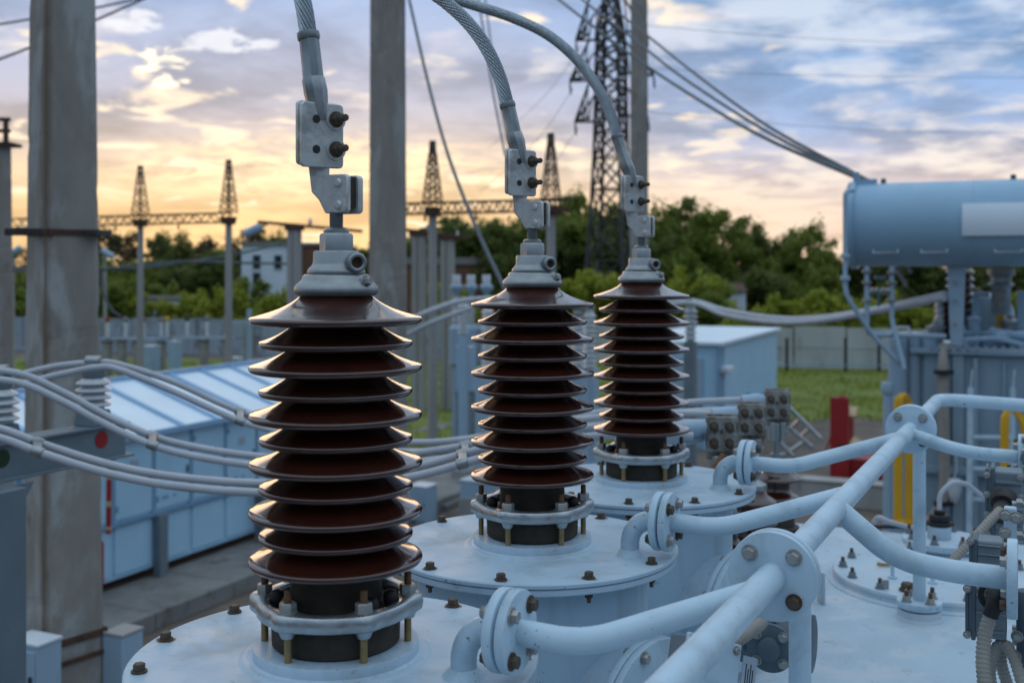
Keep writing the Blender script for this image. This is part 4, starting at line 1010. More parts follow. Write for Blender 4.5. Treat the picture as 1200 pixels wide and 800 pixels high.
# ---- bus portals with rusty cross beams
def tee(x, Y, y, label, xa, ya, xb, yb, posts, k=1.0):
    root = thing('bus_portal', label, 'portal', gp_(x, 560), world=True)
    a, b = W(xa, ya, Y + .6), W(xb, yb, Y - .3)
    part('cross_beam', MB().bar(a, b, .12 * k, .09 * k), M['rustband'], root)
    for px in posts:
        o = Vector(((px - CX) / F * Y, Y, 0)); zz_ = a.lerp(b, (px - xa) / (xb - xa)).z
        for s in (-.10 * k, .10 * k): part('post', MB().at(Matrix.Translation(o + V * s) @ Matrix.Rotation(R(-25), 4, 'Z')).box((0, 0, (zz_ - .07) / 2), (.165 * k, .19 * k, zz_ - .07)), M['concrete2'], root, smooth=False)
        part('cap', MB().at(T3(o)).box((0, 0, zz_ - .09), (.25 * k, .52 * k, .14 * k)), M['rustband'], root)
        q = a.lerp(b, (px - xa) / (xb - xa) + .16); part('small_insulator', MB().at(Matrix.Translation(q)).lathe([(.03, .05), (.07, .08), (.04, .11), (.07, .15), (.04, .18), (.03, .24)], 12), M['porcelain'], root)
tee(345, 31, 265, 'short bus portal of one paired post under a rusty beam left of the nearest bushing', 303, 260, 424, 271, (345,))
tee(508, 46, 275, 'bus portal of paired posts under a rusty beam between two bushings', 474, 269, 548, 279, (491, 524.5), 1.5)
rr2 = thing('lamp_head', 'pale floodlight head tilted at the left end of the rusty beam', 'lamp', W(297, 270, 31), world=True)
part('housing', MB().at(frame(W(296, 270, 31), (.9, 0, .45), UP)).cyl(.12, -.26, .26, 16, .05), M['bluegear'], rr2); part('bracket', MB().bar(W(300, 268, 31), W(313, 263, 31), .06), M['lattice'], rr2)
for x, y, lab in ((126, 297, 'pale floodlight head seen just right of the big stained post'), (72 - 54, 294, 'pale floodlight head between the two left-hand posts')):
    l_ = thing('lamp_head', lab, 'lamp', W(x, y, 60), world=True)
    part('housing', MB().at(frame(W(x, y, 60), (.8, 0, -.5 if x > 100 else .5), UP)).cyl(.17, -.38, .38, 14, .07), M['bluegear'], l_)
    part('pole', MB().tube([W(x - 3, y + 2, 60.3), Vector((W(x - 3, y, 60.3).x, 60.3, 0))], .10, 10), M['concrete2'], l_)

# ---- tall lattice pylon
py = thing('lattice_pylon', 'tall dark lattice power pylon behind the farthest bushing lead', 'pylon', Vector(((714 - CX) / F * 80, 80, 0)), world=True)
po_ = Vector(((716 - CX) / F * 80, 80, 0))
def pz(y): return ZC - (y - YH) / F * 80
mb = MB()
lv = [(383, 78), (345, 70), (305, 62), (262, 55), (222, 49.5), (185, 45), (155, 42.5), (128, 41), (104, 40), (80, 39), (58, 37.5), (40, 35), (20, 27), (0, 19), (-26, 11), (-54, 5)]
prev = None
for y, wpx in lv:
    w = wpx * 80 / F / 2 / 1.0; z = pz(y) if y < 383 else 0
    ring = [po_ + U * (a * w * .7) + V * (b * w * .7) + UP * z for a, b in ((-1, -1), (1, -1), (1, 1), (-1, 1))]
    if prev:
        big = w > 1.6
        for i in range(4):
            k = (i + 1) % 4
            mb.bar(prev[i], ring[i], .22 if big else .18)
            mb.bar(prev[i], ring[k], .12); mb.bar(prev[k], ring[i], .12); mb.bar(ring[i], ring[k], .12)
    prev = ring
part('body', mb, M['lattice'], py, smooth=False)
for y, half in ((42, 40), (90, 47), (139, 41)):
    z = pz(y); L = half * 80 / F / .907
    for sgn in (-1, 1):
        mb = MB(); tip = po_ + V * (L * sgn) + UP * (z - .1)
        for q in (-1, 1):
            rt = po_ + U * (q * 1.2) + V * (sgn * 1.2)
            mb.bar(rt + UP * z, tip, .16); mb.bar(rt + UP * (z + 2.6), tip, .13)
            for k in range(1, 4): mb.bar((rt + UP * z).lerp(tip, k / 4), (rt + UP * (z + 2.6)).lerp(tip, (k - .5) / 4), .09)
        arm = part('cross_arm', mb, M['lattice'], py, smooth=False)
        part('insulator_string', MB().tube([tip, tip - UP * .6 + V * .05, tip - UP * 1.0 + V * .08], [.05, .09, .05], 8), M['lattice'], arm)

# ---- wires
def wire(pts, r, label, group=None, mat='wire', cat='wire'):
    return cable_thing('overhead_wire', smooth_path(pts, 6), r, mat, label, cat, group, 8, 2)
wire([W(640, -12, 26), W(655, 0, 25.5), W(740, 65, 22.5), W(825, 121, 19.5), W(900, 163.5, 17), W(1006, 209, 15)], .030, 'lowest of the three dark wires sloping down to the conservator')
wire([W(668, -14, 27), W(690, 6, 26), W(745, 48, 23.5), W(800, 91, 21), W(900, 155, 17.5), W(1012, 211, 15.2)], .028, 'middle one of the three dark wires sloping down to the conservator')
wire([W(690, -14, 28), W(712, 5, 27), W(760, 43, 24.5), W(815, 87, 21.5), W(900, 148, 18), W(1022, 214, 15.5)], .028, 'uppermost of the three dark wires sloping down to the conservator')
wire([W(474, -20, 22), W(480, 2, 21.5), W(500, 90, 20), W(524, 178, 18), W(556, 262, 16.5), W(592, 340, 15)], .030, 'pale slack wire hanging from the sky left of the middle bushing')
wire([W(558, -20, 40), W(575, 92, 36), W(592, 182, 33)], .035, 'thin upright wire behind the middle bushing lead')
wire([W(566, -20, 41), W(581, 92, 37), W(597, 178, 33)], .030, 'thin upright wire just right of another behind the middle lead')
wire([W(-20, 32, 30), W(40, 22, 30), W(105, 11, 31), W(165, -2, 32)], .032, 'upper thin wire crossing the top left corner')
wire([W(-20, 77, 30), W(40, 54, 30), W(107, 26, 31), W(180, -6, 32)], .036, 'lower thin wire crossing the top left corner')
for y0_, y1_, lab in ((30, 46, 'faint far wire running right from the top pylon arm'), (80, 86, 'faint far wire running right from the middle pylon arm'), (131, 150, 'faint far wire running right from the lowest pylon arm')):
    wire([W(757, y0_, 80), W(900, (y0_ + y1_) / 2 + 4, 88), W(1060, y1_ + 4, 100), W(1230, y1_ + 6, 115)], .018, lab)
for (x, y), lab in (((682, 52), 'faint far wire falling left from the top pylon arm'), ((672, 104), 'faint far wire falling left from the middle pylon arm'), ((678, 150), 'faint far wire falling left from the lowest pylon arm')):
    wire([W(x, y, 80), W(x - 45, y + 62, 95), W(x - 110, y + 122, 120)], .018, lab)

# ---- perimeter fence
fa, fb = Vector((40, 59.5, 0)), Vector((-46, 82.5, 0)); fd = (fb - fa).normalized(); fl_ = (fb - fa).length
def fence(n0, n1, label, mat):
    pw = 3.0; o = fa + fd * (n0 * pw)
    root = thing('concrete_fence', label, 'fence', o, world=True)
    nn = Vector((fd.y, -fd.x, 0))
    for k in range(n0, n1):
        c = fa + fd * ((k + .5) * pw); Mx = Matrix(((fd.x, nn.x, 0, c.x), (fd.y, nn.y, 0, c.y), (0, 0, 1, 0), (0, 0, 0, 1)))
        h = 2.42 + .05 * math.sin(k * 2.1)
        part('panel', MB().at(Mx).box((0, 0, h / 2 + .1), (pw - .10, .14, h - .2)).box((0, -.03 if nn.y > 0 else .03, h * .52), (pw - .4, .14, .10)).box((0, 0, .08), (pw - .02, .22, .35)), M[mat], root)
M['fencegrey'] = mk('grey_panel_concrete', (.44, .45, .45), .85, var=.14, vscale=.9, stretch=(1, 1, .3), stain=(.24, .23, .22), sscale=1.0, slo=.54, shi=.72)
fence(0, 15, 'long grey concrete panel fence across the grass at the right', 'fencegrey')
M['fencewhite'] = mk('limewashed_concrete', (.33, .38, .44), .85, var=.2, vscale=.9, stretch=(1, 1, .4), stain=(.17, .18, .19), sscale=.9, slo=.46, shi=.62)
fence(15, 29, 'limewashed concrete panel fence behind the small posts at the left', 'fencewhite')
for x, yt in ((922, 396), (991, 400), (1030, 405), (856, 398)):
    o = gp_(x, 436); single('fence_post', MB().box((o.x, o.y, .95), (.16, .10, 1.9)).box((o.x + .0, o.y, 1.92), (.20, .14, .05)), M['darksteel'], {922: 'thin dark fence stake left of a rust streak on the grey fence', 991: 'thin dark fence stake left of the second transformer', 1030: 'thin dark fence stake close beside the second transformer corner', 856: 'thin dark fence stake behind the blue cabin'}[x], 'stake')
single('fence_rail', MB().bar(gp_(800, 436) + UP * .45, gp_(1060, 437) + UP * .45, .06), M['bluetrim'], 'low horizontal rail in front of the grey concrete fence', 'rail')

# ---- blue cabin on the right
cbn = Vector((6.75, 36, 0)); cab = thing('control_cabin', 'pale blue metal cabin with a door and small lamp behind the farthest bushing', 'cabin', cbn, world=True)
part('wall', MB().at(T3(cbn)).box((4.7, -1.7, 1.72), (9.4, 3.4, 3.44)), M['bluewall'], cab, bev=.01)
part('roof', MB().at(T3(cbn)).box((4.7, -1.7, 3.50), (9.7, 3.7, .11)), M['roof'], cab, bev=.01)
cd = part('door', MB().at(T3(cbn)).box((-.02, -1.15, 1.55), (.05, 1.3, 2.9)), M['bluegear'], cab, bev=.01)
part('handle', MB().at(T3(cbn)).box((-.06, -.6, 1.5), (.05, .05, .2)), M['darksteel'], cd)
part('corner_trim', MB().at(T3(cbn)).box((.25, .012, 1.7), (.9, .03, 3.3)), M['bluetrim'], cab)
part('wall_lamp', MB().at(T3(cbn)).box((.55, .15, 2.62), (.75, .30, .22)), M['white'], cab, bev=.05)
part('pipe_rail', MB().tube([cbn + U * .4 + V * .12 + UP * .9, cbn + U * 6 + V * .12 + UP * .9], .05, 8).tube([cbn + U * 3 + V * .12 + UP * 1.25, cbn + U * 7 + V * .12 + UP * 1.25], .05, 8).tube([cbn + U * 3.9 + V * .12 + UP * .8, cbn + U * 3.9 + V * .12 + UP * 1.5], .07, 8), M['bluetrim'], cab)

# ---- red fire-sand box, step ladder
fx = gp_(990, 566); rb_ = thing('fire_box', 'red fire-sand box with raised lid and pale boards on the gravel', 'box', fx, world=True)
def px2(x, y, dY=0): return W(x, y, fx.y + dY)
part('raised_lid', MB().at(T3(px2(984, 514))).box((0, 0, 0), (.12, .50, 2.3)), M['redpaint'], rb_, bev=.01)
part('raised_lid', MB().at(T3(px2(987.5, 473, .1))).box((0, 0, 0), (.10, .20, .45)), M['redpaint'], rb_, bev=.01)
part('chest', MB().at(T3(px2(988, 553, .4))).box((.25, .42, -.05), (.9, 1.5, .95)), M['redpaint'], rb_, bev=.01)
part('side_cheek', MB().at(T3(px2(997, 505, .2))).box((.2, 0, 0), (.5, .06, 1.0)), M['redpaint'], rb_, bev=.01)
part('pale_board', MB().at(frame(px2(995, 482, .1), (-.2, -.5, 1), V)).box((0, 0, 0), (.40, .45, .06)), M['palewood'], rb_)
part('pale_board', MB().at(frame(px2(1007, 521, .1), (.35, -.4, 1), V)).box((0, 0, 0), (.50, .55, .06)), M['palewood'], rb_)
part('hasp', MB().at(T3(px2(986, 522, -.08))).box((0, 0, 0), (.06, .22, .06)), M['ink'], rb_)
part('prop', MB().tube([px2(962, 545, -.2), px2(974, 510, -.1)], .03, 8), M['redpaint'], rb_)
sl_ = thing('step_ladder', 'light grey folding steps lying behind the terminal blocks at the grass edge', 'ladder', W(930, 530, 21), world=True)
for a, b in (((918, 470), (962, 514)), ((905, 484), (952, 524)), ((898, 500), (930, 535)), ((944, 516), (916, 535))): part('rail', MB().bar(W(*a, 21), W(*b, 20.4), .08, .05), M['galv'], sl_)
for q in (.2, .45, .7): part('step', MB().bar(W(918 + 44 * q, 470 + 44 * q, 20.8), W(905 + 47 * q, 484 + 40 * q, 20.8), .10, .04), M['galv'], sl_)

# ---- equipment between the bushings
def breaker(o, zt, label):
    root = thing('breaker_pole', label, 'breaker', o, 'capped breaker poles', world=True)
    b = Matrix.Translation(o)
    part('cap', MB().at(b).lathe([(.13, zt - .30), (.135, zt - .02), (.12, zt)], 20), M['white'], root)
    part('bell', MB().at(b).lathe([(.07, zt - .72), (.10, zt - .60), (.22, zt - .45), (.22, zt - .36), (.13, zt - .30)], 24), M['bluegear'], root)
    pr = [(.08, zt - 1.6)]
    for k in range(7): z = zt - 1.52 + k * .11; pr += [(.08, z), (.15, z + .02), (.09, z + .06)]
    part('ribbed_column', MB().at(b).lathe(pr + [(.07, zt - .70)], 20), M['porcelain'], root)
    part('tank', MB().at(b).lathe([(.10, zt - 3.0), (.24, zt - 2.9), (.24, zt - 1.75), (.10, zt - 1.6)], 24), M['bluegear'], root)
    part('leg', MB().at(T3(o)).box((0, 0, (zt - 3.0) / 2), (.22, .22, zt - 3.0)), M['bluegear'], root)
for x, lab in ((535, 'left one of three white-capped breaker poles'), (552, 'middle one of three white-capped breaker poles'), (570, 'right one of three white-capped breaker poles')):
    o = Vector(((x - CX) / F * 36, 36, 0)); breaker(o, ZC - (322 - YH) / F * 36, lab)
cabinet('control_cabinet', (W(546, 432, 34).x, 34, ZC - (432 - YH) / F * 34), (.4, .5, 1.35), 'light blue control cabinet on a frame left of the middle bushing', 'bluegear')
single('cabinet_frame', MB().at(T3(Vector((W(546, 500, 34).x, 34, 0)))).box((-.15, -.2, 1.08), (.08, .08, 2.16)).box((-.15, .2, 1.08), (.08, .08, 2.16)).box((.15, -.2, 1.08), (.08, .08, 2.16)).box((.15, .2, 1.08), (.08, .08, 2.16)).box((0, 0, 2.13), (.5, .55, .06)), M['galv'], 'steel frame under the light blue control cabinet', 'frame')
def tall_post(x, Y, yt, ys, label, w=.30, mat='bluegear', base=True, ins='porcelain', r=.16):
    o = Vector(((x - CX) / F * Y, Y, 0)); zs_ = ZC - (ys - YH) / F * Y; zt = ZC - (yt - YH) / F * Y
    root = thing('insulator_stand', label, 'insulator', o, world=True)
    part('column', MB().at(T3(o)).box((0, 0, (zs_ + .5) / 2), (w, w, zs_ - .5)), M[mat], root, bev=.01)
    part('footing', MB().at(T3(o)).box((0, 0, .25), (w * 2.2, w * 2.2, .5)), M['concrete2'], root)
    n = max(3, int((zt - zs_) / .11)); pr = [(r * .5, zs_)]
    for k in range(n): z = zs_ + .04 + k * (zt - zs_ - .1) / n; pr += [(r * .55, z), (r, z + .015), (r * .6, z + .06)]
    part('ribbed_stack', MB().at(Matrix.Translation(o)).lathe(pr + [(r * .5, zt - .03), (r * .5, zt)], 20), M[ins], root)
    part('cap', MB().at(Matrix.Translation(o)).cyl(r * .7, zt, zt + .10, 16, .01), M['galv'], root)
    return o, zt
tall_post(572, 26.5, 358, 430, 'pale insulator stand on a light blue column left of the middle bushing', .48)
tall_post(691, 24, 362, 432, 'pale insulator stand between the middle and farthest bushings', .34)
tall_post(678, 23, 370, 440, 'second pale insulator stand close behind the middle bushing', .30)
tall_post(809, 20, 356, 400, 'pale insulator stand carrying the thick conductors left of the blue cabin', .20, 'beam', r=.14)
tall_post(543, 30, 352, 392, 'small pale insulator stand in front of the white-capped breaker poles', .22)
tall_post(590, 30, 352, 392, 'small pale insulator stand hidden mostly by the middle bushing', .22)
cabinet('kiosk', (gp_(495, 612).x, gp_(495, 612).y + .2, .42), (.5, .48, .84), 'small light blue kiosk on the ground right of the nearest bushing', 'bluegear')
cabinet('kiosk', (gp_(566, 610).x, gp_(566, 606).y, .45), (.6, .95, .9), 'broad light blue plinth box left of the middle bushing base', 'bluegear', False)
for P, r, lab in (([W(470, 382, 22), W(500, 366, 22), W(545, 352, 22.5), W(600, 350, 23), W(660, 356, 23.5), W(692, 361, 24)], .055, 'thick pale conductor dipping behind the middle bushing'),
                  ([W(470, 396, 22), W(505, 378, 22), W(550, 361, 22.5)], .05, 'short pale conductor right of the nearest bushing'),
                  ([W(740, 356, 20.5), W(808, 353, 20), W(850, 364, 18.8), W(905, 373, 17.4), W(960, 373, 16.3), W(1030, 362, 15.2), W(1108, 345, 14.1)], .052, 'thick pale conductor sagging from the insulator stand to the second transformer'),
                  ([W(745, 366, 20.3), W(808, 355, 19.8), W(850, 369, 18.7), W(905, 377.5, 17.3), W(960, 376, 16.2), W(1030, 364, 15.1), W(1106, 349, 14.0)], .045, 'second pale conductor just below the thick one over the grey fence')):
    cable_thing('bus_conductor', P, r, 'leadcable', lab, 'conductor', k=10)

# ---- small posts and disconnectors by the left fence
SY = 50
stx = [(126, 401), (143, 400), (162, 401), (189, 399), (239, 400), (266, 399), (291, 372)]
SLB = ['leftmost small concrete post above the blue roof', 'small concrete post second from the left above the blue roof', 'broad small concrete post under the lattice mast left of centre', 'small concrete post right of a pale cabinet above the blue roof', 'small concrete post alone on the grass above the blue roof', 'small concrete post in line with the right lattice mast', 'tallest small concrete post beside the nearest bushing top shed']
for (x, y), lab in zip(stx, SLB):
    o = Vector(((x - CX) / F * SY, SY, 0)); z = ZC - (y - YH) / F * SY
    rt = thing('concrete_stub', lab, 'post', o, 'small concrete posts by the fence', world=True)
    part('shaft', MB().at(T3(o)).box((0, 0, z / 2), (.28, .30, z)), M['concrete'], rt, smooth=False)
    part('head_plate', MB().at(T3(o)).box((0, 0, z + .03), (.34, .36, .06)), M['rustband'], rt)
def disconnector(xs, y, label, caps):
    a = W(xs[0], y, SY); b = W(xs[-1], y, SY)
    rt = thing('disconnector', label, 'switch', a, 'disconnectors on small posts', world=True)
    part('frame_bar', MB().bar(a - V * .4, b + V * .4, .16, .12), M['bluegear'], rt)
    n = len(caps)
    for k, cmat in enumerate(caps):
        p = a.lerp(b, k / (n - 1)); pr = [(.05, .07)]
        for j in range(5): pr += [(.05, .10 + j * .13), (.11, .12 + j * .13), (.06, .17 + j * .13)]
        st_ = part('ribbed_stack', MB().at(Matrix.Translation(p)).lathe(pr + [(.05, .78)], 14), M['porcelain'], rt)
        part('end_cap', MB().at(Matrix.Translation(p)).cyl(.10, .78, .98, 12, .02), M[cmat], st_)
        if k < n - 1: part('blade', MB().bar(p + UP * .86, p.lerp(b, 1 / (n - 1 - k)) + UP * (.86 + .1 * (k % 2)), .05), M['galv'], rt)
disconnector((126, 189), 397, 'grey disconnector with red tips above the left blue roof', ['redpaint', 'galv', 'redpaint', 'galv'])
disconnector((196, 266), 396, 'grey disconnector with orange and green tips left of the nearest bushing', ['yellow', 'M' if False else 'greenpaint', 'galv', 'galv'])
cabinet('control_cabinet', (W(177, 425, 49).x, 49, ZC - (425 - YH) / F * 49), (.5, .62, 1.5), 'pale grey cabinet between the small concrete posts', 'bluegear')
cabinet('control_cabinet', (W(205, 430, 48).x, 48, ZC - (440 - YH) / F * 48), (.4, .40, 3.0), 'tall narrow pale cabinet right of the small concrete posts', 'bluegear')
cabinet('control_cabinet', (W(277, 430, 49).x, 49, ZC - (440 - YH) / F * 49), (.4, .52, 1.6), 'pale cabinet beside the right lattice mast foot', 'bluegear')
sf = thing('steel_frame', 'pale steel frame of two uprights left of the nearest bushing', 'frame', W(280, 450, 46), world=True)
for x in (269, 292): part('upright', MB().tube([W(x, 362, 46), Vector((W(x, 362, 46).x, 46, 0))], .11, 10), M['bluegear'], sf)
part('cross_bar', MB().bar(W(266, 378, 46), W(298, 378, 46), .16), M['bluegear'], sf)
cable_thing('hose', [W(117, 318, 45), W(121, 342, 45), W(130, 362, 45), W(142, 371, 45)], .05, 'wire', 'grey drooping cable right of the big stained post', 'cable')
lwires = [([W(-30, 312, 40), W(120, 316, 42), W(200, 310, 44), W(280, 297, 46), W(330, 285, 48)], 'upper pale wire sagging across the left trees'), ([W(-30, 318, 40), W(110, 316, 41), W(200, 307, 43), W(282, 308, 45), (W(340, 309, 46))], 'lower pale wire crossing the left trees')]
for P, lab in lwires: cable_thing('overhead_wire', P, .05, 'wire', lab, 'wire')

# ---- second transformer
TY = 14.6
t2 = thing('second_transformer', 'second blue-grey transformer with ribbed tank and brown bushings at the right', 'transformer', W(1150, 600, TY), world=True)
ta = W(1083, 413, TY - .3); tz = ta.z
part('tank_wall', MB().at(T3(Vector((ta.x, ta.y, 0)))).box((1.4, 3.5, (tz + .9) / 2), (2.8, 7.0, tz - .9)), M['tank'], t2, bev=.02)
part('tank_rim', MB().at(T3(Vector((ta.x, ta.y, 0)))).box((1.4, 3.46, tz + .03), (3.0, 7.25, .07)), M['bluegear'], t2, bev=.01)
for v in (.62, 1.62, 2.5): part('wall_rib', MB().at(T3(Vector((ta.x, ta.y, 0)))).box((-.06, v, tz / 2 + .4), (.12, .05, tz - .9)), M['tank'], t2)
for x, w, mt in ((1052, .24, 'bluegear'), (1071, .16, 'tank'), (1088, .20, 'bluegear')):
    p = W(x, 396, TY - .2); part('radiator_column', MB().tube([(p.x, p.y, .8), (p.x, p.y, p.z)], w * .5, 20), M[mt], t2, ang=60)
p = W(1054, 392, TY); part('column_cap', MB().at(Matrix.Translation(p)).box((.1, 0, 0), (.42, .4, .05)).tube([(-.1, 0, .02), (-.08, 0, .10), (.12, 0, .10), (.14, 0, .02)], .02, 8), M['white'], t2)
p = W(1040, 452, TY - .5); part('side_valve', MB().at(Matrix.Translation(p)).cyl(.08, -.1, .05, 16, .02).cyl(.055, -1.9, -.1, 16), M['bluegear'], t2)
part('rust_top', MB().at(T3(W(1088, 409, TY))).box((0, .1, 0), (.5, .36, .16), .7), M['deck'], t2, bev=.02)
def sheds(mb, r0, r1, z0, z1, n):
    pr = [(r0, z0)]; s = (z1 - z0) / n
    for k in range(n): z = z0 + k * s; pr += [(r0, z + s * .15), (r1, z + s * .25), (r1, z + s * .4), (r0, z + s * .85)]
    return mb.lathe(pr + [(r0, z1)], 24)
for x, y0, y1, mt, r in ((1125, 366, 312, 'glaze', .19), (1113, 398, 352, 'glaze', .16), (1103, 398, 352, 'porcelain', .09)):
    p = W(x, y0, TY + .4); h = (y0 - y1) / F * TY
    part('small_bushing', sheds(MB().at(Matrix.Translation(p)), r * .75, r, 0, h, 6), M[mt], t2)
p = W(1104, 350, TY + .2); part('bushing_top', MB().at(Matrix.Translation(p)).box((0, 0, 0), (.34, .3, .07)), M['galv'], t2, bev=.01)
p = W(1155, 372, TY + .5); part('turret', MB().at(Matrix.Translation(p)).lathe([(.36, -.5), (.36, .1), (.28, .28), (.10, .34)], 28), M['tank'], t2)
p = W(1120, 392, TY - .35)
part('support_bracket', MB().at(T3(W(1121, 352, TY - .55))).box((0, 0, 0), (.05, .15, 1.15), 1.5), M['bluegear'], t2, bev=.006)
for y in (312, 330, 352, 380): link('bolt', FB, t2, frame(W(1119, y, TY - .62), -U, UP) @ Matrix.Scale(1.6, 4))
part('support_bracket', MB().at(T3(W(1123, 520, TY - .50))).box((0, 0, 0), (.05, .13, 2.4)), M['tank'], t2)
part('pipe_frame', MB().at(T3(W(1150, 345, TY))).box((0, 0, 0), (.06, .20, .07)).box((0, -.07, -.42), (.06, .09, .84)).box((0, .48, -.35), (.06, .10, .80)), M['bluegear'], t2, bev=.008)
part('deck_pipe', MB().tube([W(1160, 388, TY - .4), W(1210, 396, TY - .5)], .05, 12).tube([W(1165, 395, TY - .5), W(1205, 392, TY - .3)], .06, 12), M['bluegear'], t2)
hs = MB()
for k in range(3): hs.tube(smooth_path([W(1110 - k * 3, 404, TY - .5), W(1103 + k * 2, 425, TY - .62), W(1103 + k * 3, 500, TY - .66), W(1104 + k * 2.5, 575, TY - .66), W(1095 + k, 600, TY - .66), W(1082, 612, TY - .66)], 6), .045, 10)
part('cable_loom', hs, M['conduit'], t2, label='brown cable loom on the tank wall')
for y in (436, 520, 590): part('loom_tie', MB().box(tuple(W(1106, y, TY - .70)), (.22, .10, .05)), M['dark'], t2)
p = W(1118, 575, TY - .68); part('wall_lamp', MB().at(Matrix.Translation(p)).lathe([(.02, -.16), (.05, -.13), (.09, .0), (.10, .12), (.07, .16)], 16), M['white'], t2); part('lamp_wire', MB().tube(smooth_path([W(1118, 562, TY - .65), W(1121, 545, TY - .65), W(1118, 520, TY - .62)], 5), .012, 6), M['white'], t2)
part('wall_plate', MB().at(T3(W(1131, 475, TY - .45))).box((0, 0, 0), (.03, .16, .30)), M['bluegear'], t2)
vl_ = W(1173, 333, TY - .3)
part('relay_barrel', MB().at(Matrix.Translation(vl_)).lathe([(.17, .20), (.17, .12), (.13, .10), (.13, .02), (.17, 0), (.12, -.05), (.12, -.36), (.09, -.40)], 24), M['galv'], t2, ang=45)
# conservator
cv0 = W(1003, 264, TY); cr = .545
cs = thing('conservator', 'blue cylindrical conservator tank with a plain white plate at the upper right', 'tank', cv0, world=True)
fr = frame(cv0, V, UP)
part('drum', MB().at(fr).lathe([(cr - .02, 0), (cr, .02), (cr, 6.5), (cr - .15, 6.6), (.01, 6.62)], 96, cap=True), M['conservator'], cs)
for s_ in (1.45, 2.95): part('weld_seam', MB().at(frame(cv0 + V * s_, V, UP)).lathe([(cr - .01, -.02), (cr + .006, -.008), (cr + .006, .008), (cr - .01, .02)], 72, cap=False), M['conservator'], cs)
rg_ = part('end_flange', MB().at(fr).lathe([(.01, -.05), (cr + .02, -.05), (cr + .035, -.035), (cr + .035, .03), (cr, .03)], 72), M['conservator'], cs)
for k in range(28):
    a = 2 * math.pi * k / 28; link('bolt', FB, rg_, frame(fr @ Vector(((cr + .005) * math.cos(a), (cr + .005) * math.sin(a), -.05)), -V, UP) @ Matrix.Scale(1.9, 4))
def drum_pt(s, ang, lift=0): return cv0 + V * s + (-U * math.cos(R(ang)) + UP * math.sin(R(ang))) * (cr + lift)
# white plate curved with the drum, standing 2 cm off it
vs = []; fs = []; A0_, A1_ = 23, -17; S0, S1 = 1.33, 2.9
for i in range(2):
    for j in range(9): vs.append(drum_pt((S0, S1)[i], A0_ + (A1_ - A0_) * j / 8, .035))
for i in range(2):
    for j in range(9): vs.append(drum_pt((S0, S1)[i], A0_ + (A1_ - A0_) * j / 8, .015))
for j in range(8): fs += [(j, j + 1, 9 + j + 1, 9 + j), (18 + j, 27 + j, 27 + j + 1, 18 + j + 1), (j, 18 + j, 18 + j + 1, j + 1), (9 + j, 9 + j + 1, 27 + j + 1, 27 + j)]
fs += [(0, 9, 27, 18), (8, 26, 35, 17)]
part('name_plate', MB().add(vs, fs), M['roof'], cs, label='plain white plate on the drum')
for s in (.42, 1.0, 1.85): 
    q = [drum_pt(s - .15, -38, -.01), drum_pt(s - .15, -40, .03), drum_pt(s + .15, -40, .03), drum_pt(s + .15, -38, -.01)]
    part('grab_handle', MB().tube(q, .012, 8), M['white'], cs)
for s, l in ((.35, .05), (1.9, .05)): part('lifting_eye', MB().at(Matrix.Translation(drum_pt(s, 88, 0))).cyl(.035, -.02, .06, 12, .01), M['slate'], cs)
part('wire_bracket', MB().bar(drum_pt(.02, 80, .0), drum_pt(.02, 80, .16), .07).bar(drum_pt(.02, 80, .02), drum_pt(.28, 80, .02), .08), M['conservator'], cs)
# pipes under the conservator
cp_ = thing('conservator_piping', 'thin pale blue pipes and valves hanging under the conservator end', 'pipe', W(1020, 400, TY - .55), world=True)
part('vent_pipe', MB().tube(bend_path([W(1000, 223, TY - .55), W(990.5, 224, TY - .65), W(990.5, 345, TY - .65), W(1022, 392, TY - .65), W(1056, 428, TY - .65)], .14), .030, 12), M['bluegear'], cp_, ang=60)
for x, y in ((990.5, 326), (990.5, 300)): part('pipe_flange', MB().at(Matrix.Translation(W(x, y, TY - .65))).cyl(.06, -.03, .03, 16, .006), M['bluegear'], cp_)
part('drain_pipe', MB().tube(bend_path([W(1016, 312, TY - .55), W(1016, 392, TY - .55), W(1108, 394, TY - .55)], .10), .032, 12), M['bluegear'], cp_, ang=60)
part('drain_pipe', MB().tube(bend_path([W(1045, 312, TY - .55), W(1045, 375, TY - .55), W(1052, 400, TY - .65), W(1060, 432, TY - .75)], .10), .030, 12), M['bluegear'], cp_, ang=60)
part('bridge_pipe', MB().tube([W(1016, 341, TY - .55), W(1046, 341, TY - .55)], .024, 10), M['bluegear'], cp_)
for x, y in ((1016, 318), (1016, 331), (1016, 352), (1045, 319), (1045, 331), (1045, 352)): part('pipe_flange', MB().at(Matrix.Translation(W(x, y, TY - .55))).cyl(.062, -.022, .022, 16, .005), M['galv'], cp_)
for x in (1022.5, 1028, 1035, 1040.5): part('pipe_flange', MB().at(frame(W(x, 341, TY - .55), (1, 0, 0), UP)).cyl(.05, -.015, .015, 14, .004), M['galv'], cp_)
part('valve_handle', MB().tube([W(1029.5, 343, TY - .62), W(1029.5, 359, TY - .62)], .02, 10), M['slate'], cp_); part('valve_handle', MB().box(tuple(W(1031, 325, TY - .62)), (.14, .05, .05)), M['slate'], cp_)
for a, b in (((1050, 312), (1062, 335)), ((1063, 310), (1068, 320))): part('gusset', MB().bar(W(*a, TY + .1), W(*b, TY + .1), .04), M['galv'], cp_)
